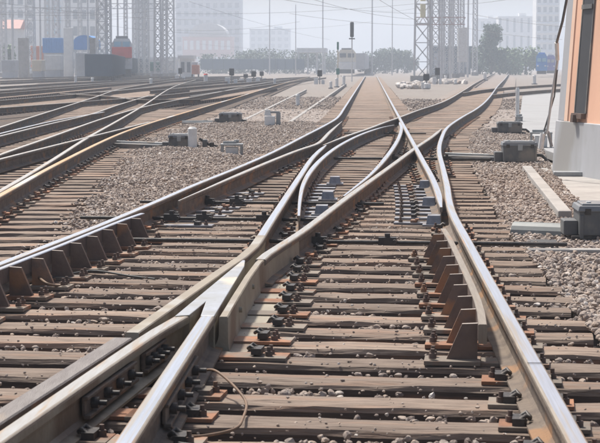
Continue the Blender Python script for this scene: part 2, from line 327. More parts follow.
# fishplates with bolts on the legs
def fishplate(a, b, side, label):
    a = Vector(a); b = Vector(b); d = (b - a).normalized(); nrm = Vector((d.y, -d.x, 0)) * side; c = (a + b) / 2
    t = thing('fishplate', label, 'fishplate', c, 0, 'fishplates bolted to the frog legs')
    rz = math.atan2(d.y, d.x); L = (b - a).length
    m = MB(); m.box(nrm * .022 + Vector((0, 0, -.092)), (L, .014, .075), rz); m.box(nrm * .032 + Vector((0, 0, -.06)), (L, .02, .014), rz); m.box(nrm * .036 + Vector((0, 0, -.135)), (L, .028, .016), rz)
    m.build('plate', [web_dust], t, .003)
    for k in range(4):
        p = d * (L * ((k + .5) / 4 - .5)) + nrm * .03 + Vector((0, 0, -.095))
        q = MB(); q.tube([p, p + nrm * .028], .024, 6); q.tube([p + nrm * .02, p + nrm * .062], .011, 8)
        q.build('bolt', [iron_black], t)
fishplate((-1.005, 7.6, 0), (-1.085, 6.75, 0), -1, 'fishplate with dark bolts inside the V on the left frog leg')
fishplate((-.75, 7.75, 0), (-.75, 6.6, 0), -1, 'fishplate with dark bolts on the outer side of the middle frog leg')
fishplate((-.95, 8.25, 0), (-.99, 7.8, 0), -1, 'short fishplate deep in the throat of the frog V')

# joint in the right rail
jt = MB().box((.755, 7.3, .0006), (.066, .006, .002)); tag(jt.build('rail_joint', [iron_black]), 'thin dark joint line across the wide right rail', 'rail joint')

# ------------------------------------------------------------------ check rails with gusset braces
CP = [(-.017, 0), (.017, 0), (.021, -.005), (.021, -.095), (-.021, -.095), (-.021, -.005)]
# (braces are added once the sleepers are laid out, below)

# ------------------------------------------------------------------ sleepers
SL = .497
ROWS = []                       # (kind, xc, yc, length, rot)
def rot_at(y): return -math.radians(float(np.interp(y, [0, 14, 22, 34, 48, 60], [5.6, 5.4, 4.6, 3.2, 1.2, 0])))
y = 4.6; k = 0
while y < 57:
    xl = xat(pL, y) - .52; xr = max(1.29, xat(pR, y) + .5)
    xl += random.uniform(-.06, .06); xr += random.uniform(-.07, .07)
    ROWS.append(('slip', (xl + xr) / 2, y, xr - xl, rot_at(y) + random.uniform(-.004, .004))); y += SL * random.uniform(.97, 1.03)
ya = y
while ya < 125:
    ROWS.append(('main', random.uniform(-.04, .04), ya, 2.6, random.uniform(-.01, .01))); ya += .56
yb = y
while yb < 118:
    x1 = xat(pc, yb); x2 = xat(pR, yb); dx = (xat(pc, yb + 2) - x1) / 2
    ROWS.append(('branch', max((x1 + x2) / 2, 1.3 + 1.2 + .05), yb, 2.5, -math.atan(dx))); yb += .58
# ---- left yard rails (measured)
LY = dict(
    r1=[(-3.05, 10.5), (-3.30, 13.6), (-3.54, 16.8), (-3.93, 21.7), (-4.60, 32), (-4.85, 39), (-5.10, 53), (-5.30, 66), (-5.83, 93), (-6.6, 140), (-7.2, 200)],
    r2=[(-3.16, 11.3), (-3.67, 17.4), (-4.145, 22.6), (-4.93, 30.6), (-5.83, 40.6), (-7.2, 55.5), (-10.9, 94), (-13.5, 124), (-16.5, 165)],
    r3=[(-4.9, 15), (-4.94, 23.4), (-4.95, 27), (-4.93, 34), (-4.92, 39.2)],
    r4=[(-4.5, 16), (-5.2, 24.6), (-5.6, 30.5), (-6.50, 43.8), (-7.1, 58), (-7.4, 85), (-7.9, 112), (-8.6, 170)],
    r5=[(-6.1, 22), (-6.6, 31), (-6.95, 38), (-7.25, 45), (-8.2, 57), (-9.5, 75)],
    r5b=[(-6.3, 24), (-6.95, 33.8), (-7.25, 40), (-7.3, 48)],
    r6=[(-6.2, 23), (-7.7, 36.8), (-9.27, 52), (-11.0, 69), (-14.2, 100), (-17, 145), (-18.5, 190)],
    r7=[(-12.3, 40), (-11.1, 53), (-10.3, 61), (-9.5, 70), (-8.9, 80), (-8.5, 97), (-8.0, 124), (-8.0, 180)],
    r8=[(-14.2, 50), (-13.6, 66), (-13.3, 92), (-13.7, 130), (-14.4, 180)],
    r9=[(-17.5, 66), (-17.4, 82), (-18.3, 120), (-20.2, 180)],
    r10=[(-18.9, 66), (-18.9, 82), (-19.8, 120), (-21.7, 180)])
XR = [([(0, 90), (60, 85.5), (130, 82), (200, 79.5), (262, 77.5)], 'level rail just behind the far diagonal crossing'), ([(0, 86.5), (80, 82), (160, 79), (240, 76.8)], 'second level rail from the back of the left yard edge'), ([(0, 82.5), (90, 79), (180, 77), (255, 75.6)], 'thin level rail behind the second level one'), ([(0, 80.5), (90, 77.6), (180, 76)], 'thin level rail in front of the concrete piers'), ([(0, 78), (80, 76.3), (150, 75.2)], 'hindmost thin rail at the foot of the piers'),
      ([(100, 92), (160, 86.5), (215, 82), (262, 79), (310, 76.5)], 'rail passing before the red-capped white post'), ([(150, 90.5), (215, 85), (270, 80.5), (318, 77)], 'rail passing just in front of the tallest dwarf signal'), ([(190, 96), (240, 88.5), (290, 81.5), (326, 77.3)], 'rail between the orange-rusted rail and the dwarf signals'), ([(60, 93), (110, 96), (150, 99.5), (200, 99)], 'short dull rail between the two yard diagonals')]
lyl = dict(r1='orange-rusted rail at the near edge of the left yard', r2='long straight diagonal rail cutting across the left yard', r3='short rail joining the orange-rusted rail from the left', r4='second long curved rail left of the orange-rusted one',
           r5='outer of two close bright rails at the left edge', r5b='inner of two close bright rails at the left edge', r6='far diagonal rail rising across the left yard', r7='far curved rail between the two diagonal rails', r8='far nearly level rail behind the upper diagonal',
           r9='near rail of the farthest track of the left yard', r10='back rail of the farthest track of the left yard')
LYP = {}
for k_, p_ in LY.items():
    o_, LYP[k_] = rail(p_, lyl[k_], top=orange_top if k_ == 'r1' else (steel_top if k_ in ('r5b',) else steel_dull), step=1.2, group='rails of the left yard')
for p_, l_ in XR: rail([G(*q) for q in p_], l_, top=steel_dull, step=2.0, group='rails of the left yard')
y = 10.2
while y < 58:
    x1 = xat(LYP['r1'], y); x0 = xat(LYP['r4'], max(y, 16)) if y < 40 else x1 - 1.5
    xr = x1 + random.uniform(.78, .98) - (.3 if y > 28 else 0); xl = (x1 - 2.5 if y < 24 else min(x0 - .5, x1 - 2.1))
    ROWS.append(('yard', (xl + xr) / 2, y, xr - xl, math.radians(3.2) + random.uniform(-.012, .012))); y += .53
for nm, x_off, y0, y1 in (('r6', .9, 34, 92), ('r9', -.75, 68, 120), ('r8', .8, 52, 110), ('r7', .75, 66, 115)):
    yy = y0
    while yy < y1:
        ROWS.append(('back', xat(LYP[nm], yy) + x_off, yy, 2.6, .03)); yy += .6
# right hand diverging track far away
def gp(l, z=0): return [G(a, b, z) for a, b in l]
q1 = [(4.42, 84), (6.4, 97), (9.4, 111), (15.5, 133), (24, 158), (36, 190)]; q2 = [(5.35, 78), (7.6, 88), (10.6, 99), (15.5, 115), (21.5, 136), (32, 165)]
_, pq1 = rail(q1, 'back rail of the far track swinging off to the right', top=steel_dull, step=1.5, group='rails of the far right track')
_, pq2 = rail(q2, 'near rail of the far track swinging off to the right', top=steel_dull, step=1.5, group='rails of the far right track')

def sleeper_mesh(mb, L, wd=.27, h=.16, at=None, seg=14, q=1.0):
    cs = [(-.5, 0), (-.5, .80), (-.455, .97), (-.2, 1.0), (.18, 1.0), (.455, .97), (.5, .80), (.5, 0)]
    n = len(cs); vs = []; fs = []
    s1, s2 = random.random() * 9, random.random() * 9
    for i in range(seg + 1):
        t = i / seg; x = (t - .5) * L + random.uniform(-.01, .01) * q
        wv = 1 + .012 * math.sin(t * 7 + s1)
        for j, (u, v) in enumerate(cs):
            dz = 0 if v == 0 else (random.gauss(0, .002) - (abs(random.gauss(0, .005)) if j in (2, 5) else 0)) * q
            dy = random.gauss(0, .0015) * q - (abs(random.gauss(0, .004)) * (1 if u > 0 else -1) * q if j in (1, 2, 5, 6) else 0)
            vs.append((x, u * wd * wv + dy + .003 * math.sin(t * 5 + s2), -.19 - h + v * h + dz))
    for i in range(seg):
        for k in range(n): fs.append((i * n + k, i * n + (k + 1) % n, (i + 1) * n + (k + 1) % n, (i + 1) * n + k))
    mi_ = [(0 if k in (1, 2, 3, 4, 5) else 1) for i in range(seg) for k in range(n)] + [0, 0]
    fs.append(tuple(range(n))[::-1]); fs.append(tuple(range(len(vs) - n, len(vs))))
    if at:
        c, s_ = math.cos(at[2]), math.sin(at[2]); vs = [(at[0] + x * c - y * s_, at[1] + x * s_ + y * c, z) for x, y, z in vs]
    mb.add(vs, fs, mi_)
    return mb
# plate and clip shared meshes
def build_mesh_only(mb, name, mats):
    o = mb.build(name, mats); me = o.data; bpy.data.objects.remove(o); return me
pm_ = MB(); pm_.box((0, 0, -.182), (.36, .17, .016)); PLATE = build_mesh_only(pm_, 'tie_plate', [rust])
pm_ = MB(); pm_.box((0, 0, -.182), (.52, .15, .016)); SLIDE = build_mesh_only(pm_, 'slide_plate', [plate_blue])
cm = MB(); cm.box((0, 0, -.160), (.05, .11, .03)); cm.tube([(0.02, -.035, -.17), (-.03, -.035, -.135), (-.045, -.01, -.150)], .010, 6); cm.tube([(0.02, .035, -.17), (-.03, .035, -.135), (-.045, .01, -.150)], .010, 6)
CLIP = build_mesh_only(cm, 'rail_clip', [iron_black])
cm = MB(); cm.box((0, 0, -.164), (.055, .12, .022)); cm.box((-.028, 0, -.150), (.03, .08, .014)); CLIPR = build_mesh_only(cm, 'rail_clip', [rust])
cm = MB(); cm.tube([(0, 0, -.176), (0, 0, -.150)], .019, 6); cm.tube([(0, 0, -.15), (0, 0, -.128)], .010, 8); BOLT = build_mesh_only(cm, 'bolt', [rust_dark])
BMESH = MB()
# gusset: trapezoid plate standing across the rail, high side at the rail
def gusset_me(s, m):
    g = MB(); prof = [(0, .008), (s * -.075, .004), (s * -.150, -.170), (0, -.170)]
    a = [(x, -.014, z) for x, z in prof]; b = [(x, .014, z) for x, z in prof]
    g.add(a + b, [(0, 1, 2, 3), (7, 6, 5, 4), (0, 4, 5, 1), (1, 5, 6, 2), (2, 6, 7, 3), (3, 7, 4, 0)], [0, 0, 1, 0, 0, 0])
    return build_mesh_only(g, 'brace', m)
edge_light = mat('painted_lit_edge', (.36, .31, .26), (.28, .22, .18), rough=.6, scale=8)  # brace top edge: light from above painted in as a paler colour
brace_rust = mat('brown_brace_iron', (.20, .135, .10), (.14, .095, .075), rough=.8, scale=7, third=(.32, .16, .08), third_at=.6, bump=.4, objrand=.2)
GUS_R = gusset_me(1, [brace_rust, edge_light]); GUS_L = gusset_me(-1, [brace_rust, edge_light])

RAILS_SLIP = [('L', pL, 0, 60), ('R', pR, 0, 60), ('b', pb, 15.3, 40), ('e', pe, 12.9, 27.5), ('c', pc, 28, 60), ('A', pA, 15.6, 60), ('B', pB, 12.9, 35), ('d', pd, 14.6, 37.5), ('g', pg, 17, 39.5)]
legBx = lambda y: float(np.interp(y, [3.4, 5.76, 8.2, 8.75], [-1.40, -1.182, -.945, -.868]))
CHKR = [(.600, 8.32), (.620, 8.75), (.630, 9.2), (.628, 12.6), (.615, 13.3)]
CHKL_X = lambda y: xat(pL, y) + .122
# order sleepers by size in the picture; the 300 nearest are objects of their own
ROWS.sort(key=lambda r: r[2])
seen_rows = ROWS[:300]; far_rows = ROWS[300:]
cnt = {}
ordw = ['first', 'second', 'third', 'fourth', 'fifth', 'sixth', 'seventh', 'eighth', 'ninth', 'tenth']
def nth(n):
    if n <= 10: return ordw[n - 1]
    return f"{n}{'th' if 10 <= n % 100 <= 20 else {1: 'st', 2: 'nd', 3: 'rd'}.get(n % 10, 'th')}"
wearw = ['grey', 'pale grey', 'brownish', 'cracked grey', 'rust-stained']
def slip_label(n, y):
    if y < 15: lm = 'up from the bottom of the photo, in the near crossing'
    elif y < 34: lm = 'up from the bottom of the photo, under the slip rails'
    else: lm = 'up from the bottom of the photo, under the far crossing'
    return f"timber sleeper {nth(n)} {lm}"
LABF = dict(slip=slip_label, main=lambda n, y: f"timber sleeper of the far straight track, {nth(n)} beyond the far crossing", branch=lambda n, y: f"timber sleeper of the track curving to the upper right, {nth(n)} beyond the crossing",
            yard=lambda n, y: f"timber sleeper under the orange-rusted rail, {nth(n)} from the left photo edge", back=lambda n, y: f"timber sleeper deep in the left yard, {nth(n)} nearest there")
GRP = dict(slip='long sleepers of the double slip', main='sleepers of the far straight track', branch='sleepers of the upper right track', yard='sleepers under the orange-rusted rail', back='sleepers deep in the left yard')
brace_spots = []
def child(me, name, parent, loc, rz=0):
    o = bpy.data.objects.new(name, me); COL.objects.link(o); o.parent = parent; o.location = loc; o.rotation_euler = (0, 0, rz); return o
for kind, xc, yc, L, rz in seen_rows:
    if kind == 'slip' and yc < 5.2: n_ = cnt.get(kind, 0)
    mb = MB(); sleeper_mesh(mb, L, wd=random.uniform(.235, .27) if yc < 60 else .25, seg=22 if yc < 16 else (12 if yc < 40 else 6))
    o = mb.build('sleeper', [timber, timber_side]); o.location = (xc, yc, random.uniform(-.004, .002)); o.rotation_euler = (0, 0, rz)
    n_ = cnt[kind] = cnt.get(kind, 0) + 1
    tag(o, LABF[kind](n_, yc), 'sleeper', GRP[kind])
    if yc > 46 and kind != 'slip' or yc > 50: continue
    xs = []
    if kind == 'slip':
        for nm, pth, y0, y1 in RAILS_SLIP:
            yy = yc
            for _ in range(3):
                x = xat(pth, yy); yy = yc + (x - xc) * math.tan(rz)
            if y0 < yy < y1: xs.append((nm, x))
        if yc < 7.9 + .3: xs += [('a', -.75), ('v', legBx(yc))]
    elif kind == 'yard': xs = [('L', xat(LYP['r1'], yc)), ('L', xat(LYP['r4'], max(yc, 16)))]
    done = []
    for nm, x in sorted(xs, key=lambda t: t[1]):
        lx = (x - xc) / math.cos(rz)
        if abs(lx) > L / 2: continue
        slide = (nm == 'd' and yc < 21) or (nm == 'b' and yc < 20) or (nm == 'A' and yc < 21)
        if any(abs(lx - q) < .22 for q in done) and not slide: continue
        done.append(lx)
        shift = {'A': -.16, 'd': .05, 'b': .12}.get(nm, 0) if slide else random.uniform(-.01, .01)
        pl = child(SLIDE if slide else PLATE, 'slide_plate' if slide else 'tie_plate', o, (lx + shift, random.uniform(-.01, .01), .0015 if slide else 0), random.uniform(-.02, .02))
        if yc > 36: continue
        for s in (-1, 1):
            if slide and not ((nm == 'A' and s < 0) or (nm == 'b' and s > 0)): continue
            if nm == 'a' and s < 0 or nm == 'v' and s > 0 and yc > 7: continue
            if nm == 'R' and s < 0 and 8.2 < yc < 13.2: continue
            if nm == 'L' and kind == 'slip' and s > 0 and yc < 14.6: continue
            black = (nm in ('R', 'a') and s < 0 and yc < 9) or random.random() < (.5 if yc < 14 else .3)
            e = child(CLIP if black else CLIPR, 'rail_clip', pl, (-shift + s * (.100 if not slide else .24), 0, 0), math.pi if s < 0 else 0)
            child(BOLT, 'bolt', pl, (-shift + s * .135 if not slide else s * .2, random.choice((-.03, .03)), 0))
    if kind == 'slip':
        if 8.2 < yc < 13.2: brace_spots.append(('R', yc + (.6 - xc) * math.tan(rz), rz, o))
        if yc < 15.3: brace_spots.append(('L', yc + (CHKL_X(yc) - xc) * math.tan(rz), rz, o))
    # plates with clips under the cast frog
    if kind == 'slip' and 8.2 < yc < 12.9:
        for x, s in ((-.44 - (yc < 9.5) * .05, 1),):
            lx = (x - xc) / math.cos(rz); pl = child(PLATE, 'tie_plate', o, (lx - .03, 0, .002))
            child(CLIP, 'rail_clip', pl, (.03, 0, .01), 0); child(BOLT, 'bolt', pl, (.09, -.03, 0)); child(BOLT, 'bolt', pl, (.09, .04, 0))
mb = MB()
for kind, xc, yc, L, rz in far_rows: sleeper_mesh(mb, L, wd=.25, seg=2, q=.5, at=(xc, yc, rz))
yy = 125
while yy < 235:
    sleeper_mesh(mb, 2.6, wd=.25, seg=1, q=.4, at=(0, yy, 0)); yy += .6
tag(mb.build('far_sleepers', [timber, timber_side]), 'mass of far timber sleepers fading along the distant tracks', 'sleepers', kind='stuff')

# check rails
def make_check(path, label, who, top):
    p0 = Vector((path[0][0], path[0][1], 0)); t = thing('check_rail', label, 'check rail', p0, 0, 'guard and check rails')
    p = spline([(q[0] - p0.x, q[1] - p0.y) for q in path], .3)
    MB().sweep(p, CP, [0, 0] + [1] * 3 + [0], .012).build('rail_bar', [top, rust_dark], t)
    pw = [(a + p0.x, b + p0.y) for a, b in p]; lo, hi = min(q[1] for q in pw), max(q[1] for q in pw)
    for w_, yb_, rz, o in brace_spots:
        if w_ != who or not (lo + .02 < yb_ < hi - .05): continue
        xb = xat(pw, yb_); s = -1 if who == 'R' else 1
        bx = child(GUS_R if who == 'R' else GUS_L, 'brace', t, (xb + s * .023 - p0.x, yb_ - p0.y, 0), rz + random.uniform(-.04, .04))
        pl = MB().box((0, 0, -.181), (.27, .17, .02)).build('brace_plate', [rust], bx); pl.location = (s * .12, 0, .003)
        for k in (-1, 1): child(BOLT, 'bolt', bx, (s * .215, k * .045, .014))
    return t
make_check(CHKR, 'check rail on trapezoid braces inside the wide right rail', 'R', shoulder)
make_check([(CHKL_X(y_), y_) for y_ in (4.2, 6, 8, 10, 12, 14.0)] + [(CHKL_X(14.6) + .03, 14.6)], 'check rail on brown braces inside the outermost left rail', 'L', steel_top)

# stop blocks beside the blades
def stop_block(x, y, rz, label):
    m = MB(); m.box((0, 0, -.135), (.14, .22, .085), 0, 0, .8); m.box((0, 0, -.178), (.2, .27, .016))
    o = m.build('stop_block', [plate_blue]); o.location = (x, y, .012); o.rotation_euler = (0, 0, rz); tag(o, label, 'stop block', 'pale blocks beside the switch blades')
for i, (px, py, lb_) in enumerate([(335, 178, 'upper'), (328, 193, 'middle'), (322, 207, 'lower')]):
    x, y = G(px, py, -.1); stop_block(x, y, 0, f'{lb_} pale block beside the curved inner slip rail')
for px, py, lb_ in [(425, 182, 'upper'), (429, 199, 'middle'), (434, 217, 'lower')]:
    x, y = G(px, py, -.1); stop_block(x, y, -.05, f'{lb_} pale block left of the blade beside the wide right rail')

# ------------------------------------------------------------------ throw rods
def rod_set(x0, x1, y, label, rz=0.0, joints=(), r=.016):
    t = thing('throw_rod', label, 'throw rod', (x0, y, 0), rz, 'throw rods between the sleepers')
    MB().tube([(0, 0, -.14), (x1 - x0, 0, -.14)], r, 8).build('rod', [iron_black], t)
    for jx in joints:
        m = MB(); m.box((jx - x0, 0, -.13), (.14, .06, .06)); m.tube([(jx - x0, 0, -.12), (jx - x0, 0, -.07)], .022, 8); m.tube([(jx - x0 + .06, .03, -.13), (jx - x0 + .06, -.08, -.13)], .018, 8)
        m.build('joint', [iron_black], t)
rod_set(-2.2, 1.6, 13.9, 'thin black throw rod across the dark gap near the lower blade tips', -.07, (-.35, .2, .62))
rod_set(-2.6, -.3, 15.9, 'greasy black throw rod with joints inside the left switch blade', -.07, (-1.75, -1.45, -.9))
rod_set(-2.3, .2, 17.8, 'short throw rod behind the left switch blade', -.07, (-1.6, -1.3))
rod_set(-.6, 2.2, 26.4, 'throw rod leading right to the dark machine box', -.06, (.4, 1.2), .02)
rod_set(-.5, 1.2, 36.4, 'far throw rod under the far crossing', -.04, (.2, .5))
# jumper cables
def cable(pts, r, label, m=cable_rust):
    p = [Vector(q) for q in pts]; out = []
    for i in range(len(p) - 1):
        a, b, c, d = p[max(i - 1, 0)], p[i], p[i + 1], p[min(i + 2, len(p) - 1)]
        for k in range(6):
            t = k / 6; out.append(.5 * ((2 * b) + (c - a) * t + (2 * a - 5 * b + 4 * c - d) * t * t + (3 * b - a - 3 * c + d) * t ** 3))
    out.append(p[-1]); o = MB().tube(out, r, 8).build('bond_cable', [m]); tag(o, label, 'cable')
def g3(px, py, z): x, y = G(px, py, z); return (x, y, z)
cable([g3(206, 370, -.10), g3(216, 371, -.09), g3(232, 384, -.12), g3(246, 402, -.165), g3(243, 418, -.165), g3(236, 428, -.17), g3(215, 434, -.175), g3(190, 436, -.17), g3(172, 428, -.15), g3(165, 415, -.12)], .006, 'rusty bond cable looping over sleepers beside the middle frog leg')
cable([g3(150, 400, -.10), g3(152, 425, -.15), g3(165, 440, -.17), g3(200, 446, -.17)], .007, 'dark cable sagging below the middle frog leg at the bottom edge', black_cable)
cable([g3(30, 272, -.16), g3(38, 277, -.12), g3(48, 284, -.14), g3(60, 286, -.17)], .009, 'short wire at the foot of the left braces', cable_rust)
cable([g3(44, 280, -.17), g3(90, 271, -.175), g3(130, 276, -.18), g3(155, 279, -.18)], .007, 'thin black wire lying across sleepers right of the braces', black_cable)

# ------------------------------------------------------------------ machines
def machine_box(x, y, wd, dp, h, label, rz=0, z0=-.20, lid=machine_lid):
    t = thing('point_machine', label, 'point machine', (x, y, z0), rz, 'point machines beside the tracks')
    MB().box((0, 0, h * .40 + .03), (wd, dp, h * .80)).build('body', [machine], t, .012)
    m = MB(); m.box((0, 0, h * .86), (wd + .03, dp + .03, h * .16), 0, 0, .95); m.box((0, 0, h * .96), (wd * .9, dp * .85, .02)); m.build('lid', [lid], t, .008)
    m = MB(); m.box((0, -dp * .42, .015), (wd * 1.25, .07, .03)); m.box((0, dp * .42, .015), (wd * 1.25, .07, .03)); m.build('base_frame', [iron_black], t, .004)
    for sx in (-1, 1):
        b = MB(); b.cyl((sx * wd * .32, -dp * .2, h * .97), .022, .02, 8); b.build('bolt', [white_paint], t)
    MB().box((0, -dp / 2 - .008, h * .72), (.07, .02, .09)).build('hasp', [grey_metal], t, .003)
    for sx in (-1, 1):
        MB().box((sx * wd * .36, -dp / 2 - .006, h * .78), (.05, .016, .05)).build('hinge', [iron_black], t)
        MB().box((sx * wd * .46, 0, h * .35), (.03, dp + .02, h * .66)).build('rib', [machine], t, .004)
    MB().tube([(wd / 2, .05, h * .35), (wd / 2 + .10, .05, h * .34), (wd / 2 + .16, .04, h * .15), (wd / 2 + .2, .02, -.03)], .022, 8).build('conduit', [black_cable], t)
    m = MB(); m.box((-wd / 2 - .06, 0, h * .3), (.12, dp * .6, h * .42)); m.build('gear_housing', [machine], t, .01)
    return t
x, y = G(594, 240, -.2); machine_box(x + .13, y + .25, .50, .45, .30, 'dark machine box at the right edge with two pale bolts on its lid')
x, y = G(520, 164, -.2); machine_box(x, y + .2, .50, .40, .34, 'wide dark machine box in front of the white-legged stands')
x, y = G(510, 134, -.2); machine_box(x, y + .2, .52, .40, .26, 'smaller dark machine box behind the wide one on the right', lid=machine)
x, y = G(179, 151, -.2); machine_box(x, y + .2, .36, .38, .29, 'machine box with blue-grey lid beside the white cylinder')
x, y = G(230, 125, -.2); machine_box(x, y + .2, .54, .40, .31, 'dark flat machine box alone on the ballast of the left side')
# ducts
def duct(a, b, wd, h, label, m=duct_green, z=-.2, half=False):
    A = Vector((*a, z)); B = Vector((*b, z)); d = B - A; t = thing('rod_duct', label, 'duct', A, math.atan2(d.y, d.x), 'ducts leading to the point machines'); L = d.length
    if half:
        n = 8; vs = []; fs = []
        for i in range(n + 1):
            an = math.pi * i / n; vs += [(0, -math.cos(an) * wd / 2, math.sin(an) * h), (L, -math.cos(an) * wd / 2, math.sin(an) * h)]
        for i in range(n): fs.append((2 * i, 2 * i + 1, 2 * i + 3, 2 * i + 2))
        fs.append(tuple(2 * i for i in range(n + 1))[::-1]); fs.append(tuple(2 * i + 1 for i in range(n + 1)))
        MB().add(vs, fs).build('cover', [m], t)
    else:
        MB().box((L / 2, 0, h / 2), (L, wd, h)).build('channel', [m], t, .006)
        MB().box((L / 2, wd * .3, h + .012), (L, .02, .02)).build('edge_rail', [white_paint], t)
        MB().tube([(0, -wd * .1, h + .03), (L, -wd * .1, h + .03)], .012, 8).build('rod', [grey_metal], t)
    return t
duct(G(514, 233, -.2), G(566, 235, -.2), .22, .10, 'grey-green half-round duct cover leading to the box at the right edge', half=True)
duct(G(446, 161, -.2), G(500, 163, -.2), .24, .09, 'dark channel with pale rods leading to the wide machine box', m=machine)
duct(G(118, 148, -.2), G(164, 150, -.2), .26, .09, 'grey channel running under the yard rails to the blue-lidded machine', m=machine)
duct(G(182, 124, -.2), G(216, 124, -.2), .2, .05, 'thin grey channel left of the lone flat machine box', m=grey_metal)
# drain pit and pale slab right
m = MB().prism([G(528, 241, -.2), G(556, 241, -.2), G(558, 248, -.2), G(524, 248, -.2)], -.26, -.186); tag(m.build('rubber_mat', [black_cable]), 'black ragged mat under the grey-green duct cover', 'mat')
# stands
def stand(px, py, wd, h, label, dp=.28, white=True):
    x, y = G(px, py, -.2); t = thing('junction_stand', label, 'equipment stand', (x, y, -.2), random.uniform(-.1, .1), 'equipment stands beside the tracks')
    m = MB(); m.box((0, 0, h - .015), (wd, dp, .03)); m.box((-wd * .1, 0, h + .02), (wd * .6, .05, .04), .1); m.box((wd * .2, .05, h + .035), (.08, .06, .05)); m.build('top', [grey_metal], t, .005)
    for sx in (-1, 1):
        for sy in (-1, 1):
            MB().box((sx * (wd / 2 - .025), sy * (dp / 2 - .025), h / 2 - .015), (.04, .04, h - .03)).build('leg', [rust_dark if not white else grey_metal], t)
    if white: MB().box((0, 0, h * .36), (wd * .55, dp * .7, h * .72)).build('block', [white_paint], t, .01)
stand(569, 168, .38, .27, 'low grey stand over a white block beside the plinth')
stand(541, 147, .40, .27, 'grey stand over a white block under the leaning stay')
stand(232, 156, .36, .20, 'low table-like stand on the ballast right of the white cylinder', white=True)
stand(519, 121, .2, .12, 'tiny grey stand at the foot of the white post')
x, y = G(192.5, 151, -.2); o = MB().cyl((0, 0, 0), .078, .38, 20).cyl((0, 0, .38), .078, .03, 20, 0, .05).build('marker_post', [white_paint]); o.location = (x, y, -.2); tag(o, 'thick white cylinder standing beside the blue-lidded machine', 'marker post')
# fittings right of cylinder
x, y = G(205, 150, -.2); t = thing('rod_crank', 'black crank fittings on the ballast right of the white cylinder', 'crank', (x, y, -.2))
m = MB(); m.box((0, 0, .09), (.08, .12, .18)); m.build('bracket', [machine], t, .01); m = MB(); m.tube([(-.1, 0, .2), (.06, 0, .1), (.22, 0, .06)], .022, 8); m.build('arm', [iron_black], t); MB().cyl((.12, 0, 0), .04, .13, 10).build('pivot', [iron_black], t)
# white cabinet with side arms
x, y = G(269, 128, -.2); t = thing('white_cabinet', 'white box cabinet with grey fittings on the ballast left of the main track', 'cabinet', (x, y, -.2))
MB().box((.02, 0, .14), (.24, .22, .28)).build('body', [white_paint], t, .01); MB().box((-.03, 0, .36), (.16, .12, .14), 0, 0, .7).build('head', [white_paint], t, .01)
m = MB(); m.box((.22, 0, .22), (.10, .10, .3)); m.box((.1, 0, .37), (.3, .08, .05)); m.box((.3, 0, .05), (.3, .06, .04)); m.build('side_bracket', [grey_metal], t, .006)
def post(px, py, Y, h, r, label, m=white_paint, cap=None, name='white_post', cat='post', grp='small white posts in the yard'):
    t = thing(name, label, cat, (X(px, Y), Y, GZ), 0, grp)
    MB().cyl((0, 0, 0), r, h, 12).build('shaft', [m], t); MB().cyl((0, 0, h), r * 1.15, h * .12, 12, 0, r * .8).build('cap', [cap or m], t)
    MB().box((0, 0, .03), (r * 3.2, r * 3.2, .09)).build('base', [concrete], t)
post(298, 0, 66, .42, .075, 'lone white post with pale cap between two concrete kerbs')
post(516.5, 0, 47, .85, .05, 'slim white post standing by the pale paved path', cap=white_paint)
post(331, 0, 120, .45, .10, 'first small white post before the green signal box')
post(337, 0, 128, .6, .12, 'second taller white post before the green signal box')
post(344, 0, 140, .7, .12, 'tallest white post just left of the far track')
post(426, 0, 118, .35, .14, 'white post foot beside the dark right dwarf signals')
post(206, 0, 150, .8, .17, 'white post with a red cap among the yard tracks', cap=far_red)
post(484, 0, 190, .8, .2, 'pale stub post beyond the track bending right')
post(533, 0, 150, .7, .15, 'pale stub post near the blue locomotive')
# dwarf signals
def dwarf(px, Y, label, h=1.2, bw=.55):
    t = thing('dwarf_signal', label, 'signal', (X(px, Y), Y, GZ), 0, 'dwarf signals in the yard')
    MB().box((-bw * .45, 0, h * .22), (bw * .5, .4, h * .45)).build('base_block', [white_paint], t, .02)
    MB().box((bw * .4, 0, h * .16), (bw * .4, .35, h * .32)).build('base_block', [white_paint], t, .02)
    MB().cyl((0, 0, 0), .05, h * .6, 8).build('post', [grey_metal], t)
    hd = MB().box((0, 0, h * .78), (.42, .22, h * .46)).build('head', [signal_black], t, .05)
    for s in (-1, 1): MB().tube([(0, -.10, h * (.78 + s * .1)), (0, -.24, h * (.78 + s * .1))], .085, 10).build('lamp_hood', [signal_black], hd)
dwarf(232, 149, 'black headed dwarf signal on white blocks, tallest in the left yard', 1.35, .8)
dwarf(254, 155, 'dwarf signal with small head just right of the tallest left one', 1.1, .9)
dwarf(246, 165, 'dim dwarf signal low between two others in the left yard', .8, .9)
dwarf(180.5, 185, 'dwarf signal in front of the small white building', 1.35, .8)
dwarf(320, 150, 'dwarf signal nearest the white posts left of the main track', 1.2, .7)
dwarf(426, 120, 'dark dwarf signal right of the main track, lower of two', 1.0, .5)
dwarf(437, 150, 'dark dwarf signal right of the main track, standing farther back', 1.4, .6)
dwarf(262, 180, 'faint dwarf signal farthest back in the left yard', 1.0, .8)
post(92, 0, 150, .5, .12, 'white post before the pale pier right of the blue canopy'); post(75, 0, 160, .6, .12, 'white post in front of the grey container'); post(151, 0, 140, .5, .12, 'white post beside the last slate wagon'); post(275, 0, 140, .5, .1, 'white post right of the faint farthest dwarf signal'); post(445, 0, 165, .6, .12, 'white post beyond the right dwarf signals'); post(455, 0, 150, .4, .12, 'stubby white post at the edge of the second rubble heap')
stand(590, 160, .22, .16, 'small grey stand tucked against the plinth', white=False)
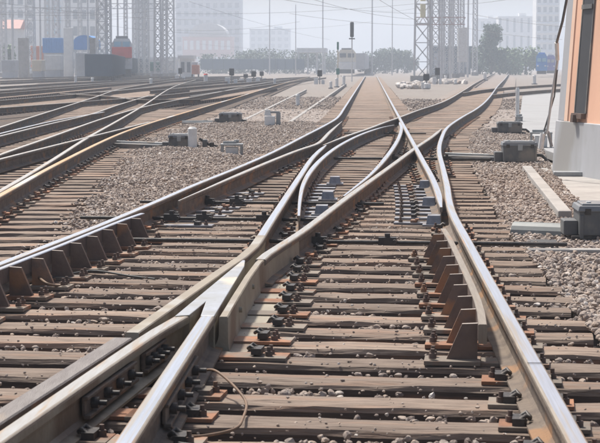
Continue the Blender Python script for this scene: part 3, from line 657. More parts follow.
# kerbs, paving
def kerb(a, b, wd, z, h, label, m=concrete):
    A = Vector((*a, z)); B = Vector((*b, z)); d = B - A; o = MB().box((d.length / 2, 0, h / 2), (d.length, wd, h)).build('concrete_kerb', [m], None, .01); o.location = A; o.rotation_euler = (0, 0, math.atan2(d.y, d.x)); tag(o, label, 'kerb', 'concrete kerbs')
kerb(G(527, 168, -.16), G(565, 214, -.16), .13, -.3, .17, 'pale concrete kerb slanting to the machine box at the right edge', white_paint if False else concrete)
kerb(G(242, 122, -.24), G(306, 90, -.24), .11, -.33, .13, 'long pale kerb strip right of the left yard', concrete)
kerb(G(290, 123, -.24), G(346, 84, -.24), .11, -.33, .13, 'long pale kerb strip next to the main track', concrete)
pv = MB().prism([G(540, 166, -.2), G(604, 160, -.2), (4.2, 24), (4.2, 15), G(604, 205, -.2), G(566, 206, -.2)], -.34, -.20)
tag(pv.build('pavement', [concrete]), kind='structure')
pv = MB().prism([G(519, 124, -.2), G(523, 92, -.2), (9, 100), (12, 100), (8, 40), (3.2, 27), G(546, 150, -.2)], -.34, -.205)
path_mat = mat('pale_paved_path', (.33, .325, .32), (.28, .275, .27), rough=.9, scale=.8, third=(.30, .28, .27), third_at=.64)
tag(pv.build('path', [path_mat]), kind='structure')
pv = MB().box((0, 0, 0), (.9, .12, .05)); o = pv.build('concrete_beam', [concrete], None, .01); x, y = G(585, 252, -.2); o.location = (x, y, -.2); tag(o, 'low concrete beam under the machine box at the right edge', 'beam')
x, y = G(582, 176, -.2); o = MB().box((0, 0, 0), (.75, .25, .06)).build('concrete_slab', [grey_metal], None, .01); o.location = (x, y, -.17); o.rotation_euler = (0, 0, -.05); tag(o, 'grey flat slab lying on the paving in front of the plinth', 'slab')

# ------------------------------------------------------------------ trackside hut (battered walls)
C0 = Vector((2.585, 24.3, 0)); dW = Vector((.38, -1.7, 0)).normalized(); nW = Vector((-dW.y * -1, dW.x * -1, 0))
nW = Vector((dW.y, -dW.x, 0))                 # towards the track
if nW.x > 0: nW = -nW
hut = thing('trackside_hut', 'salmon painted hut with grey plinth at the right edge', 'hut', C0)
BAT = .068
def wpt(s, z, out=0.0): # point on wall: s metres from far corner, height z
    return dW * s + nW * (out - BAT * (z - GZ)) + Vector((0, 0, z))
def wall_panel(mb, s0, s1, z0, z1, out, th=.25, mi=0):
    vs = [wpt(s, z, o) for s in (s0, s1) for z in (z0, z1) for o in (out, out - th)]
    mb.add(vs, [(0, 1, 3, 2), (4, 6, 7, 5), (0, 4, 5, 1), (2, 3, 7, 6), (0, 2, 6, 4), (1, 5, 7, 3)], mi)
m = MB(); wall_panel(m, 0, 9, GZ - .3, .50, .03, 3.2); m.build('plinth', [concrete_wall], hut, .01)
m = MB(); wall_panel(m, 0.0, .27, .50, 4.4, .0, 3.0); m.build('corner_pier', [concrete_wall], hut, .01)
m = MB(); wall_panel(m, .27, 9, .50, 4.4, -.01, .2); wall_panel(m, .6, 9, .5, 4.4, -.3, 2.5); m.build('wall', [salmon], hut)
m = MB(); wall_panel(m, .27, .40, .503, 4.38, .004, .05); m.build('edge_strip', [salmon_light], hut)
m = MB(); wall_panel(m, -.1, 9, 4.4, 4.55, .15, 3.4); m.build('roof', [concrete_wall], hut)
# solve the window slot position along the wall from its photo column
def s_for(px, z):
    best = min(range(0, 900), key=lambda i: abs((lambda P: 371.5 + (P.x - CAM[0]) / P.y * F - px)(C0 + wpt(i / 100, z)))); return best / 100
s0, s1 = s_for(574, .65), s_for(584, .65)
win = MB(); wall_panel(win, s0, s1, .62, 3.8, .004, .05); wo = win.build('window', [dark_glass], hut)
m = MB(); wall_panel(m, s0 - .03, s0, .62, 3.8, .010, .05); wall_panel(m, s1, s1 + .03, .62, 3.8, .010, .05); wall_panel(m, s0, s1, 2.0, 2.06, .03, .06); m.build('frame', [machine], wo)
m = MB(); wall_panel(m, s0, s1, .55, .62, .06, .12); wall_panel(m, s0 + .1, s0 + .2, .5, .6, .1, .06); m.build('sill', [rust_dark], wo)
# leaning stay with white insulator
def PW(px, py, Y): return (X(px, Y), Y, Z(py, Y))
stay = thing('stay_rod', 'leaning grey stay rod with white insulator in front of the hut corner', 'stay', PW(545, 136, 22.6))
def loc(ob, pts): return [Vector(p) - Vector(ob.location) for p in pts]
MB().tube(loc(stay, [PW(546, 133, 22.6), PW(550, 100, 22.4), PW(555.5, 60, 22.2)]), .017, 10).build('rod', [far_steel], stay)
MB().tube(loc(stay, [PW(543, 131, 22.6), PW(553, 96, 22.4), PW(555.5, 70, 22.2)]), .010, 8).build('wire', [machine], stay)
MB().tube(loc(stay, [PW(555.5, 60, 22.2), PW(554.5, 43, 22.1)]), .026, 12).build('insulator', [white_paint], stay)
MB().tube(loc(stay, [PW(554.5, 43, 22.1), PW(560, 22, 22), PW(566, -12, 21.9)]), .017, 8).build('upper_rod', [machine], stay)
m = MB(); m.tube(loc(stay, [PW(541, 146, 22.6), PW(544, 131, 22.6), PW(547, 131, 22.6), PW(551, 146, 22.6)]), .02, 8); m.build('clamp', [grey_metal], stay)
MB().tube(loc(stay, [PW(540, 148, 22.6), PW(542, 133, 22.6)]), .035, 8).build('foot', [white_paint], stay)

# ------------------------------------------------------------------ ballast stones
def rocks(pos, size, tone, name, label):
    bm = bmesh.new(); bmesh.ops.create_icosphere(bm, subdivisions=2, radius=1); D = np.array([v.co[:] for v in bm.verts]); fc = np.array([[v.index for v in f.verts] for f in bm.faces]); bm.free()
    n = len(pos); nv = len(D); N = rng.normal(size=(n, 8, 3)); N /= np.linalg.norm(N, axis=2)[:, :, None]; hh = rng.uniform(.38, .95, (n, 8))
    dt = np.einsum('vk,npk->nvp', D, N); r = np.where(dt > .05, hh[:, None, :] / np.maximum(dt, .05), 9).min(2); r = np.minimum(r, 1.15)
    V = D[None] * r[:, :, None] * rng.uniform(.75, 1.4, (n, 1, 3)) * size[:, None, None]; V[:, :, 2] *= .85; V += pos[:, None, :]
    Fc = (fc[None] + (np.arange(n) * nv)[:, None, None]).reshape(-1, 3)
    me = bpy.data.meshes.new(name); me.vertices.add(n * nv); me.loops.add(len(Fc) * 3); me.polygons.add(len(Fc))
    me.vertices.foreach_set('co', V.reshape(-1)); me.loops.foreach_set('vertex_index', Fc.reshape(-1).astype(np.int32))
    me.polygons.foreach_set('loop_start', np.arange(0, len(Fc) * 3, 3, dtype=np.int32)); me.update(calc_edges=True); me.shade_flat()
    at = me.attributes.new('tone', 'FLOAT', 'POINT'); at.data.foreach_set('value', np.repeat(tone, nv).astype(np.float32))
    me.materials.append(stones_m); o = bpy.data.objects.new(name, me); COL.objects.link(o); tag(o, label, 'gravel', kind='stuff')
def make_stones(pos, size, tone, name, label):
    nr = (pos[:, 1] < 13.5) | (size > .1)
    if nr.any() and not nr.all(): rocks(pos[nr], size[nr], tone[nr], name, label + ', near part'); pos, size, tone = pos[~nr], size[~nr], tone[~nr]
    elif nr.all(): return rocks(pos, size, tone, name, label)
    n = len(pos); ph = (1 + 5 ** .5) / 2
    ico = np.array([(-1, ph, 0), (1, ph, 0), (-1, -ph, 0), (1, -ph, 0), (0, -1, ph), (0, 1, ph), (0, -1, -ph), (0, 1, -ph), (ph, 0, -1), (ph, 0, 1), (-ph, 0, -1), (-ph, 0, 1)], float); ico /= np.linalg.norm(ico[0])
    fc = np.array([(0, 11, 5), (0, 5, 1), (0, 1, 7), (0, 7, 10), (0, 10, 11), (1, 5, 9), (5, 11, 4), (11, 10, 2), (10, 7, 6), (7, 1, 8), (3, 9, 4), (3, 4, 2), (3, 2, 6), (3, 6, 8), (3, 8, 9), (4, 9, 5), (2, 4, 11), (6, 2, 10), (8, 6, 7), (9, 8, 1)])
    V = ico[None] * rng.uniform(.62, 1.25, (n, 12, 1)) * rng.uniform(.65, 1.35, (n, 1, 3))
    q = rng.normal(size=(n, 4)); q /= np.linalg.norm(q, axis=1)[:, None]; a, b, c, d = q.T
    R = np.stack([np.stack([1 - 2 * (c * c + d * d), 2 * (b * c - a * d), 2 * (b * d + a * c)], -1), np.stack([2 * (b * c + a * d), 1 - 2 * (b * b + d * d), 2 * (c * d - a * b)], -1), np.stack([2 * (b * d - a * c), 2 * (c * d + a * b), 1 - 2 * (b * b + c * c)], -1)], 1)
    V = np.einsum('nij,nkj->nki', R, V) * size[:, None, None]; V[:, :, 2] *= .8; V += pos[:, None, :]
    Fc = (fc[None] + (np.arange(n) * 12)[:, None, None]).reshape(-1, 3)
    me = bpy.data.meshes.new(name); me.vertices.add(n * 12); me.loops.add(len(Fc) * 3); me.polygons.add(len(Fc))
    me.vertices.foreach_set('co', V.reshape(-1)); me.loops.foreach_set('vertex_index', Fc.reshape(-1).astype(np.int32))
    me.polygons.foreach_set('loop_start', np.arange(0, len(Fc) * 3, 3, dtype=np.int32)); me.update(calc_edges=True); me.shade_flat()
    at = me.attributes.new('tone', 'FLOAT', 'POINT'); at.data.foreach_set('value', np.repeat(tone, 12).astype(np.float32))
    me.materials.append(stones_m); o = bpy.data.objects.new(name, me); COL.objects.link(o); tag(o, label, 'gravel', kind='stuff'); return o
def scatter(n, x0, x1, y0, y1, zf, s0, s1, bias=0.0, keep=None, power=1.0):
    x = rng.uniform(x0, x1, n); y = y0 + (y1 - y0) * rng.uniform(0, 1, n) ** power
    s = rng.uniform(s0, s1, n); k = np.ones(n, bool) if keep is None else keep(x, y); x, y, s = x[k], y[k], s[k]
    z = zf(x, y) + rng.normal(0, .010, len(x)); t = np.clip(rng.normal(.52 + bias, .2, len(x)), 0, 1); return np.stack([x, y, z], 1), s, t
aL = np.array(pL); aR = np.array(pR); iL = np.argsort(aL[:, 1]); iR = np.argsort(aR[:, 1])
fL = lambda y: np.interp(y, aL[iL, 1], aL[iL, 0]); fR = lambda y: np.maximum(np.interp(y, aR[iR, 1], aR[iR, 0]), .75)
lum = lambda x, y: .015 * np.sin(x * 3.1 + y * 1.7) + .012 * np.sin(y * 2.3 - x * 1.1)
r1a = np.array(LYP['r1']); i1 = np.argsort(r1a[:, 1]); f1 = lambda y: np.interp(y, r1a[i1, 1], r1a[i1, 0])
parts = []
# left bank: between yard sleepers and the outer left rail
parts.append(scatter(135000, -4.6, -.9, 12, 44, lambda x, y: -.205 + .05 * np.clip((fL(y) - .5 - x) / .5, 0, 1) * np.clip((x - f1(y) - .5) / .5, 0, 1) + lum(x, y), .011, .025, .02, lambda x, y: (x < fL(y) - .12) & (x > f1(y) + np.interp(y, [12, 24, 30, 60], [.92, .85, .55, .5]) - .25 * (rng.random(len(x)) ** 2) + .07 * np.sin(y * 9)), 1.15))
# right bank
parts.append(scatter(105000, 1.1, 3.6, 7, 40, lambda x, y: -.205 + lum(x, y), .011, .025, .02, lambda x, y: (x > np.maximum(1.27, fR(y) + .48)) & (x < np.interp(y, [7, 14.5, 17.5, 24, 30, 40], [2.4, 1.95, 2.2, 2.55, 3.0, 3.6])), 1.1))
make_stones(*[np.concatenate(k) for k in zip(*parts)], 'ballast_stones', 'pinkish grey broken stone ballast beside the tracks')
# cribs between sleepers
sy = np.array([r[2] for r in ROWS if r[0] == 'slip']); sx = np.array([r[1] for r in ROWS if r[0] == 'slip']); sr = np.array([r[4] for r in ROWS if r[0] == 'slip'])
def off_sleeper(x, y):
    d = np.full(len(x), 9.)
    for a, b, c in zip(sx, sy, sr): d = np.minimum(d, np.abs(y - (b + (x - a) * math.tan(c))))
    return d > .12
parts = [scatter(80000, -3.1, 1.6, 5, 34, lambda x, y: -.315 + .022 * np.sin(x * 5 + y) + .012 * np.sin(x * 13), .011, .026, -.16, lambda x, y: off_sleeper(x, y) & (x > fL(y) - .5) & (x < np.maximum(1.3, fR(y) + .5)) & ~((np.abs(y - 13.9) < .25) & (x > -.3)), 1.25)]
# piles of paler stones showing over the sleeper edges
for _ in range(210):
    cx_, cy_ = random.uniform(-2.6, 1.25), random.uniform(5.4, 17); j = int(np.argmin(np.abs(sy - cy_))); yy = sy[j] + (cx_ - sx[j]) * math.tan(sr[j]) + .25
    p = scatter(random.randint(6, 26), cx_ - .2, cx_ + .2, yy - .06, yy + .06, lambda x, y: -.226 + 0 * x, .008, .022, .0); parts.append(p)
make_stones(*[np.concatenate(k) for k in zip(*parts)], 'crib_stones', 'dirty broken stone lying between the sleepers')
# loose stones on sleepers, left yard, far verges
parts = [scatter(3800, -2.4, 1.3, 5.0, 20, lambda x, y: -.187 + 0 * x, .003, .009, .0), scatter(9000, -9, -3, 12, 42, lambda x, y: -.295 + 0 * x, .018, .04, -.22, lambda x, y: x < f1(y) + .9),
         scatter(9000, -6, -1.4, 40, 85, lambda x, y: -.24 + 0 * x, .03, .05, 0), scatter(5000, 1.4, 7, 38, 80, lambda x, y: -.24 + 0 * x, .03, .05, 0)]
parts[3] = tuple(a[(parts[3][0][:, 0] < fR(parts[3][0][:, 1]) + 1.3) & (parts[3][0][:, 0] > 1.4) & (np.abs(parts[3][0][:, 0] - fR(parts[3][0][:, 1]) + .75) > 1.25)] for a in parts[3])
parts[2] = tuple(a[(parts[2][0][:, 0] < -1.35) & (parts[2][0][:, 0] > f1(parts[2][0][:, 1]) + .4)] for a in parts[2])
make_stones(*[np.concatenate(k) for k in zip(*parts)], 'loose_stones', 'scattered loose stones on sleepers and verges')
# beds under the stones
b1 = MB(); ys_ = [4, 8, 12, 16, 20, 26, 32, 40, 50, 60]
def bed(name, left, right, z, m):
    mb = MB(); vs = []
    for yy in ys_: vs += [(left(yy), yy, z), (right(yy), yy, z)]
    mb.add(vs, [(2 * i, 2 * i + 1, 2 * i + 3, 2 * i + 2) for i in range(len(ys_) - 1)]); tag(mb.build(name, [m]), kind='structure')
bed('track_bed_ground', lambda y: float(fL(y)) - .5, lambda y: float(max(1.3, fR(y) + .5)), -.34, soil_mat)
bed('ballast_bank_ground', lambda y: float(f1(y)) + (.8 if y < 24 else .45), lambda y: float(fL(y)) - .5, -.215, ballast_mat)
bed('ballast_verge_ground', lambda y: float(max(1.3, fR(y) + .5)), lambda y: float(max(1.3, fR(y) + .5)) + float(np.interp(y, [4, 14, 24, 40, 60], [1.2, .55, 1.0, 1.1, 1.1])), -.22, ballast_mat)
bed('yard_bed_ground', lambda y: float(f1(y)) - 3.2, lambda y: float(f1(y)) + .8, -.335, soil_mat)
bed2 = MB(); yy_ = [50, 60, 75, 92, 110, 133, 170, 228, 320]; vs = []
for q in yy_: vs += [(xat(pc, q) - 1.1, q, -.30), (xat(pR, q) + 1.1, q, -.30)]
bed2.add(vs, [(2 * i, 2 * i + 1, 2 * i + 3, 2 * i + 2) for i in range(len(yy_) - 1)]); tag(bed2.build('branch_bed_ground', [ballast_mat]), kind='structure')
bed3 = MB(); yy_ = [20, 45, 70, 110, 170, 235]; vs = []
for q in yy_: vs += [(-5 - q * .16, q, -.345), (-3.5 - q * .02, q, -.345)]
bed3.add(vs, [(2 * i, 2 * i + 1, 2 * i + 3, 2 * i + 2) for i in range(len(yy_) - 1)]); tag(bed3.build('left_yard_ground', [soil_mat]), kind='structure')
# white rubble
def rubble(px0, px1, Y, n, label, s0=.12, s1=.32):
    pos, s, t = scatter(n, X(px0, Y), X(px1, Y), Y - 8, Y + 8, lambda x, y: GZ + .05 + 0 * x, s0, s1, .5); make_stones(pos, s, t, 'rubble', label)
rubble(398, 424, 135, 90, 'heap of white rubble right of the main track'); rubble(430, 462, 170, 70, 'second heap of white rubble near the masts')

# ------------------------------------------------------------------ background
def lattice(px, Y, wd, h, label, m=far_steel, dp=None, ins=()):
    t = thing('lattice_mast', label, 'mast', (X(px, Y), Y, GZ), 0, 'lattice masts over the yard'); dp = dp or wd; q = MB(); n = max(4, int(h / (wd * 1.1)))
    for sx in (-1, 1):
        for sy in (-1, 1): MB().bar((sx * wd / 2, sy * dp / 2, 0), (sx * wd / 2 * .8, sy * dp / 2 * .8, h), .13).build('leg', [m], t)
    for i in range(n):
        z0, z1 = h * i / n, h * (i + 1) / n; k = 1 - .2 * (i / n)
        for sy in (-1, 1):
            a, b = (-wd / 2 * k, sy * dp / 2 * k), (wd / 2 * k, sy * dp / 2 * k)
            q.bar((*a, z0), (*b, z1), .07); q.bar((*b, z0), (*a, z1), .07); q.bar((*a, z1), (*b, z1), .07)
        for sx in (-1, 1): q.bar((sx * wd / 2 * k, -dp / 2 * k, z0), (sx * wd / 2 * k, dp / 2 * k, z1), .07)
    q.build('lattice', [m], t)
    MB().box((0, 0, .25), (wd * 1.5, dp * 1.5, .6)).build('footing', [concrete], t)
    for z, w_ in ins: MB().cyl((0, -dp * .6, z), w_, w_ * 5, 10).build('insulator', [yellow_ins], t)
    return t
lattice(102, 190, 1.1, 14, 'tall grey lattice mast standing before the slate blue wagons')
lattice(108.5, 215, .7, 14, 'narrow lattice mast right beside the tall grey one')
lattice(158, 230, .9, 15, 'slim lattice mast at the right end of the slate wagons')
lattice(171, 255, 1.1, 15, 'lattice mast between slate wagons and white building')
lattice(147, 260, .7, 14, 'thin lattice mast behind the slate wagons')
lattice(135, 280, .7, 15, 'faint lattice mast above the red locomotive')
lattice(56, 250, 1.0, 15, 'pale lattice mast above the blue container')
lattice(30, 240, 1.2, 15, 'lattice mast standing by the leftmost white pier')
lattice(422, 185, 1.7, 16, 'massive lattice mast with yellowish insulators right of the main track', ins=((6.6, .28), (8.3, .28)))
lattice(435, 210, .9, 16, 'lattice mast close behind the massive one')
lattice(446, 230, .7, 16, 'middle mast of the gantry group')
lattice(455, 240, .7, 16, 'gantry mast left of the white board')
lattice(474, 300, .8, 18, 'pale mast right of the white board')
for i_, (px_, Y_, w_, lb_) in enumerate([(3, 260, .8, 'faint lattice mast at the very left edge'), (47, 290, .8, 'faint lattice mast rising behind the blue container'), (68, 270, .7, 'lattice mast rising behind the tall pale pier'), (80, 300, .7, 'faint lattice mast behind the blue canopy'), (126, 300, .6, 'thin lattice mast left above the red locomotive'), (141, 250, .7, 'lattice mast right of the red locomotive'), (165, 240, .6, 'thin lattice mast between the two right masts of the left group')]): lattice(px_, Y_, w_, 15, lb_)
# cross spans between the left masts
def span(px0, px1, y0, Y, label):
    m = MB(); n = max(3, int((px1 - px0) / 4))
    for z in (Z(y0, Y), Z(y0 + 5, Y)): m.bar((X(px0, Y), Y, z), (X(px1, Y), Y, z), .10)
    for i in range(n): m.bar((X(px0 + (px1 - px0) * i / n, Y), Y, Z(y0 + 5 * (i % 2), Y)), (X(px0 + (px1 - px0) * (i + 1) / n, Y), Y, Z(y0 + 5 * ((i + 1) % 2), Y)), .06)
    tag(m.build('cross_span', [far_steel]), label, 'cross span', 'lattice cross spans')
span(-5, 102, 8, 226, 'pale lattice cross span over the blue container'); span(102, 172, 4, 236, 'pale lattice cross span over the red locomotive')
for i_, (px_, Y_, w_, lb_) in enumerate([(441, 255, .6, 'pale lattice mast second in the dense gantry cluster'), (450, 270, .6, 'pale lattice mast third in the dense gantry cluster'), (461, 265, .6, 'pale lattice mast behind the white board'), (429, 260, .6, 'pale lattice mast seen through the massive mast')]): lattice(px_, Y_, w_, 17, lb_)
def pole(px, Y, h, r, label, m=far_steel, arm=None):
    t = thing('pole', label, 'pole', (X(px, Y), Y, GZ), 0, 'plain poles in the yard'); MB().tube([(0, 0, 0), (0, 0, h)], [r, r * .7], 10).build('shaft', [m], t)
    if arm: MB().bar((-arm, 0, h * .8), (arm, 0, h * .8), .12).build('arm', [m], t)
for i, (px, Y, h, r, lb_) in enumerate([(372, 330, 18, .16, 'faint tall pole above the far end of the straight track'), (270, 330, 15, .12, 'faint pole over the yard treeline'), (296, 300, 12, .09, 'thin pole left of the station canopy'),
    (392, 300, 14, .09, 'thin pole left of the massive mast'), (441, 200, 15, .12, 'thin pole between the gantry masts'), (450, 220, 15, .12, 'thin dark pole left of the white board'), (467, 250, 15, .14, 'thin pole touching the right side of the white board'),
    (323, 340, 20, .14, 'pale pole behind the station canopy'), (12, 230, 14, .2, 'pole at the far left edge'), (118, 240, 14, .15, 'pole behind the red locomotive'), (163, 245, 14, .14, 'pole beside the slim lattice mast'), (88, 240, 14, .14, 'pole above the blue canopy'), (40, 220, 14, .14, 'pole left of the blue container')]): pole(px, Y, h, r, lb_)
m = MB(); Yg = 205
for z in (Z(18, Yg), Z(25, Yg)): m.bar((X(414, Yg), Yg, z), (X(464, Yg), Yg, z), .12)
for i in range(12): m.bar((X(414 + i * 4.2, Yg), Yg, Z(18 + 7 * (i % 2), Yg)), (X(414 + (i + 1) * 4.2, Yg), Yg, Z(18 + 7 * ((i + 1) % 2), Yg)), .08)
tag(m.build('gantry_beam', [pink_steel]), 'pinkish lattice beam joining the masts beside the white board', 'gantry beam')
b = MB().box((0, 0, 0), (9 * 215 / F, .5, 34 * 215 / F)).build('white_board', [white_paint], None, .03); b.location = (X(461.5, 215), 215, Z(45, 215)); tag(b, 'tall white board hanging on the gantry masts', 'board')
# tall signal right of locomotive
t = thing('tall_signal', 'tall signal with black lamp column above the white locomotive', 'signal', (X(352, 175), 175, GZ))
MB().tube([(0, 0, 0), (0, 0, Z(22, 175) - GZ)], .06, 8).build('post', [white_paint], t); hd = MB().box((0, -.15, Z(30, 175) - GZ), (.38, .25, 1.5)).build('head', [signal_black], t, .08)
for k in range(3): MB().tube([(0, -.25, Z(26 + k * 4.2, 175) - GZ), (0, -.45, Z(26 + k * 4.2, 175) - GZ)], .13, 10).build('lamp_hood', [signal_black], hd)
MB().box((0, -.12, Z(39, 175) - GZ), (.6, .1, .12)).build('bracket', [signal_black], t)
t = thing('slim_signal', 'slim signal mast with green box at its foot left of the locomotive', 'signal', (X(338, 170), 170, GZ))
MB().tube([(0, 0, 0), (0, 0, Z(42, 170) - GZ)], .06, 8).build('post', [cream], t); MB().box((0, 0, Z(46, 170) - GZ), (.2, .2, .75)).build('head', [green_paint], t, .04); MB().box((0, 0, Z(71.5, 170) - GZ), (.32, .3, .6)).build('box', [green_paint], t, .04)
# locomotives
def loco(px, Y, wd, h, label, body, lower, roof, glass=far_dark, length=16, nz=.36, wz=.70, name='locomotive'):
    rz = -math.atan2(X(px, Y), Y)
    t = thing(name, label, 'locomotive', (X(px, Y), Y, GZ), rz)
    m = MB(); pr = [(-wd / 2, 1.2), (wd / 2, 1.2), (wd / 2, h * .82), (wd * .36, h * .95), (-wd * .36, h * .95), (-wd / 2, h * .82)]
    vs = [(x, 0 if z < h * .6 else .35, z) for x, z in pr] + [(x, length, z) for x, z in pr]; m.add(vs, [(0, 1, 2, 3, 4, 5), tuple(range(6, 12))[::-1]] + [(i, i + 6, (i + 1) % 6 + 6, (i + 1) % 6) for i in range(6)]); m.build('body', [body], t)
    MB().box((0, -.06, h * nz), (wd * .98, .3, h * .26)).build('nose', [lower], t, .05)
    for s in (-1, 1): MB().box((s * wd * .22, .12 if wz < .72 else .22, h * wz), (wd * .34, .14, h * .15)).build('window', [glass], t)
    MB().box((0, length / 2 + .6, h * .98), (wd * .6, length * .8, h * .07)).build('roof_equipment', [roof], t, .05)
    MB().box((0, length / 2, .75), (wd * .85, length * .95, .8)).build('bogie', [iron_black], t)
    for s in (-1, 1): MB().cyl((s * wd * .33, -.25, h * .42), .13, .2, 10).build('headlight', [white_paint], t)
loco(347, 290, 3.0, 4.5, 'cream white locomotive facing the camera left of the main track', cream, far_white, far_dark, far_dark, 16, .36, .74)
loco(122, 215, 2.5, 5.2, 'red fronted locomotive with light blue windows behind the slate wagons', far_white, far_red, far_dark, sky_blue, 10, .62, .80)
loco(540, 270, 1.7, 3.6, 'small bright blue rail vehicle near the right building corner', far_blue, far_blue, far_blue, sky_blue, 8)
loco(549, 300, 1.6, 3.5, 'violet rail vehicle beside the bright blue one', violet, violet, far_grey, far_grey, 8)
# passenger train behind main loco and wagons
def slab_run(a, b, z0, z1, th, label, body, name, cat, rib=None):
    A = Vector((*a, GZ)); B = Vector((*b, GZ)); d = B - A; L = d.length; t = thing(name, label, cat, A, math.atan2(d.y, d.x)); MB().box((L / 2, 0, (z0 + z1) / 2 - GZ), (L, th, z1 - z0)).build('body', [body], t, .03)
    if rib:
        n = int(L / rib)
        for i in range(min(n + 1, 40)): MB().box((i * L / n, -th / 2 - .04, (z0 + z1) / 2 - GZ), (.14, .1, (z1 - z0) * .96)).build('rib', [body], t)
    for i in range(int(L / 6)): MB().tube([(3 + i * 6, -th / 2, .42), (3 + i * 6, -th / 2 + .15, .42)], .42, 12).build('wheel', [iron_black], t)
    return t
wp = [(98, 170), (113, 212), (128, 262), (143, 318), (158, 385)]
for i in range(4):
    a = (X(wp[i][0], wp[i][1]), wp[i][1]); b = (X(wp[i + 1][0], wp[i + 1][1]) + .1, wp[i + 1][1] - 1.5)
    slab_run(a, b, GZ + .55, 2.45, 2.6, ['nearest slate blue open wagon at the left end of its train', 'second slate blue open wagon from the left', 'third slate blue open wagon from the left', 'last slate blue open wagon, farthest to the right'][i], slate_blue, 'open_wagon', 'wagon', 1.5)['group'] = 'slate blue open wagons'
slab_run((X(357, 310), 312), (X(364, 420), 420), GZ + 1, 3.6, 2.8, 'grey coaches trailing behind the cream locomotive', far_grey, 'coach', 'coach')
for i, (p0, p1, Y) in enumerate([(205, 240, 370), (243, 280, 360), (283, 300, 350)]):
    slab_run((X(p0, Y), Y), (X(p1, Y), Y - 4), GZ + .9, Z(59, Y), 2.8, ['bluish goods wagon at the left below the pale towers', 'bluish goods wagon in the middle of the far yard', 'short bluish wagon beside the station canopy'][i], slate_blue, 'goods_wagon', 'wagon', 2.5)['group'] = 'far bluish goods wagons'
# buildings
def tower(px0, px1, ytop, Y_, label, wall, floors=None, cols=8, balc=False, slots=False, dp=14, name='high_rise', frame=False, wm=far_dark):
    Y = Y_ * 1.25 if Y_ > 480 else Y_ * 1.05
    x0, x1 = X(px0, Y), X(px1, Y); H = Z(ytop, Y) - GZ; W_ = x1 - x0; t = thing(name, label, 'building', ((x0 + x1) / 2, Y, GZ)); floors = floors or max(2, int(H / 3.1))
    MB().box((0, dp / 2, H / 2), (W_, dp, H)).build('wall', [wall], t); MB().box((0, dp / 2, H + .25), (W_ + .5, dp + .5, .5)).build('roof', [wall], t)
    if H > 5:
        MB().box((W_ * .2, dp / 2, H + 1.2), (W_ * .2, dp * .4, 1.6)).build('roof_hut', [wall], t)
    fh = H / floors; cw = W_ / cols; made = 0
    for i in range(floors):
        for j in range(cols):
            if made >= 100: break
            if slots and j % 2: continue
            made += 1
            MB().box((-W_ / 2 + (j + .5) * cw, -.03, (i + .55) * fh), (cw * (.56 if not slots else .6), .12, fh * (.56 if not slots else .8))).build('window', [wm], t)
    for i in range(floors):
        if balc: MB().box((0, -.7, i * fh + .12), (W_ * .94, 1.4, .24)).build('balcony', [far_white], t); 
        if frame: MB().box((0, -.9, i * fh), (W_ * 1.01, .35, .3)).build('ledge', [wall], t)
    return t
tower(-30, 34, -30, 420, 'pale apartment block at the far left edge with small windows', far_white, cols=7)
tower(35, 62, -30, 470, 'greyish apartment block behind the blue container', far_grey, cols=5, wm=sky_blue)
tower(63, 97, -25, 400, 'white apartment block with dark square windows', far_white, cols=4, floors=6)
tower(134, 149, -20, 380, 'narrow white tower with a column of dark windows', far_white, cols=2, floors=7)
tower(176, 241, -15, 600, 'wide bluish tower block wrapped in rows of ledges', far_grey, cols=9, frame=True, floors=10)
tower(497, 532, 18, 620, 'pale block with tall vertical window slots', far_white, floors=3, cols=10, slots=True)
tower(472, 497, 20, 700, 'faint low block behind the conifer', far_white, floors=4, cols=4)
tower(534, 557, -12, 520, 'pale balcony tower beside the hut wall', far_white, cols=4, balc=True, floors=9)
tower(250, 290, 30, 800, 'very faint distant block above the treeline', far_grey, cols=6, floors=6)
tower(432, 470, 49, 320, 'low bluish shed behind the gantry masts', slate_blue, floors=1, cols=5, name='shed', dp=8, wm=far_grey)
tower(180, 192, 59, 235, 'small white cabin beside the orange cart', far_white, floors=1, cols=2, name='cabin', dp=4)
tower(150, 178, 60, 300, 'low white shed behind the masts left of the cabin', far_white, floors=1, cols=3, name='shed', dp=6)
tower(183, 232, 38, 560, 'long pale hall under the light dome roof', roof_pink, floors=2, cols=8, name='hall', wm=far_white)
# dome
d_ = MB(); Yd = 545; w_ = (228 - 190) * Yd / F; n = 14; vs = []; fs = []
for i in range(n + 1):
    a = math.pi * i / n; vs += [(-math.cos(a) * w_ / 2, 0, math.sin(a) * 4.2), (-math.cos(a) * w_ / 2, 12, math.sin(a) * 4.2)]
for i in range(n): fs.append((2 * i, 2 * i + 2, 2 * i + 3, 2 * i + 1))
fs.append(tuple(2 * i for i in range(n + 1))); fs.append(tuple(2 * i + 1 for i in range(n + 1))[::-1]); d_.add(vs, fs)
o = d_.build('dome_roof', [far_white]); o.location = (X(209, Yd), Yd - 2, Z(38, Yd) + .4); tag(o, 'light arched dome roof above the pale hall', 'dome')
# orange cart
t = thing('yard_cart', 'orange and white yard cart at the cabin', 'cart', (X(196, 225), 225, GZ)); MB().box((0, 0, 1.1), (.9, 1.4, 1.2)).build('body', [far_orange], t, .05); MB().box((-.1, 0, 1.9), (.7, 1, .4)).build('cab', [far_white], t, .05)
for s in (-1, 1): MB().tube([(s * .4 - .08, -.5, .3), (s * .4 + .08, -.5, .3)], .3, 10).build('wheel', [iron_black], t)
# station canopy
t = thing('station_canopy', 'pale flat station canopy on white posts left of the locomotive', 'canopy', (X(312, 350), 350, GZ)); H = Z(52, 350) - GZ
MB().box((0, 5, H + .3), (29 * 350 / F, 14, .9)).build('roof', [far_white], t); 
for s in (-1, -.3, .4, 1): MB().box((s * 2.6, 0, H / 2), (.35, .35, H)).build('post', [far_white], t)
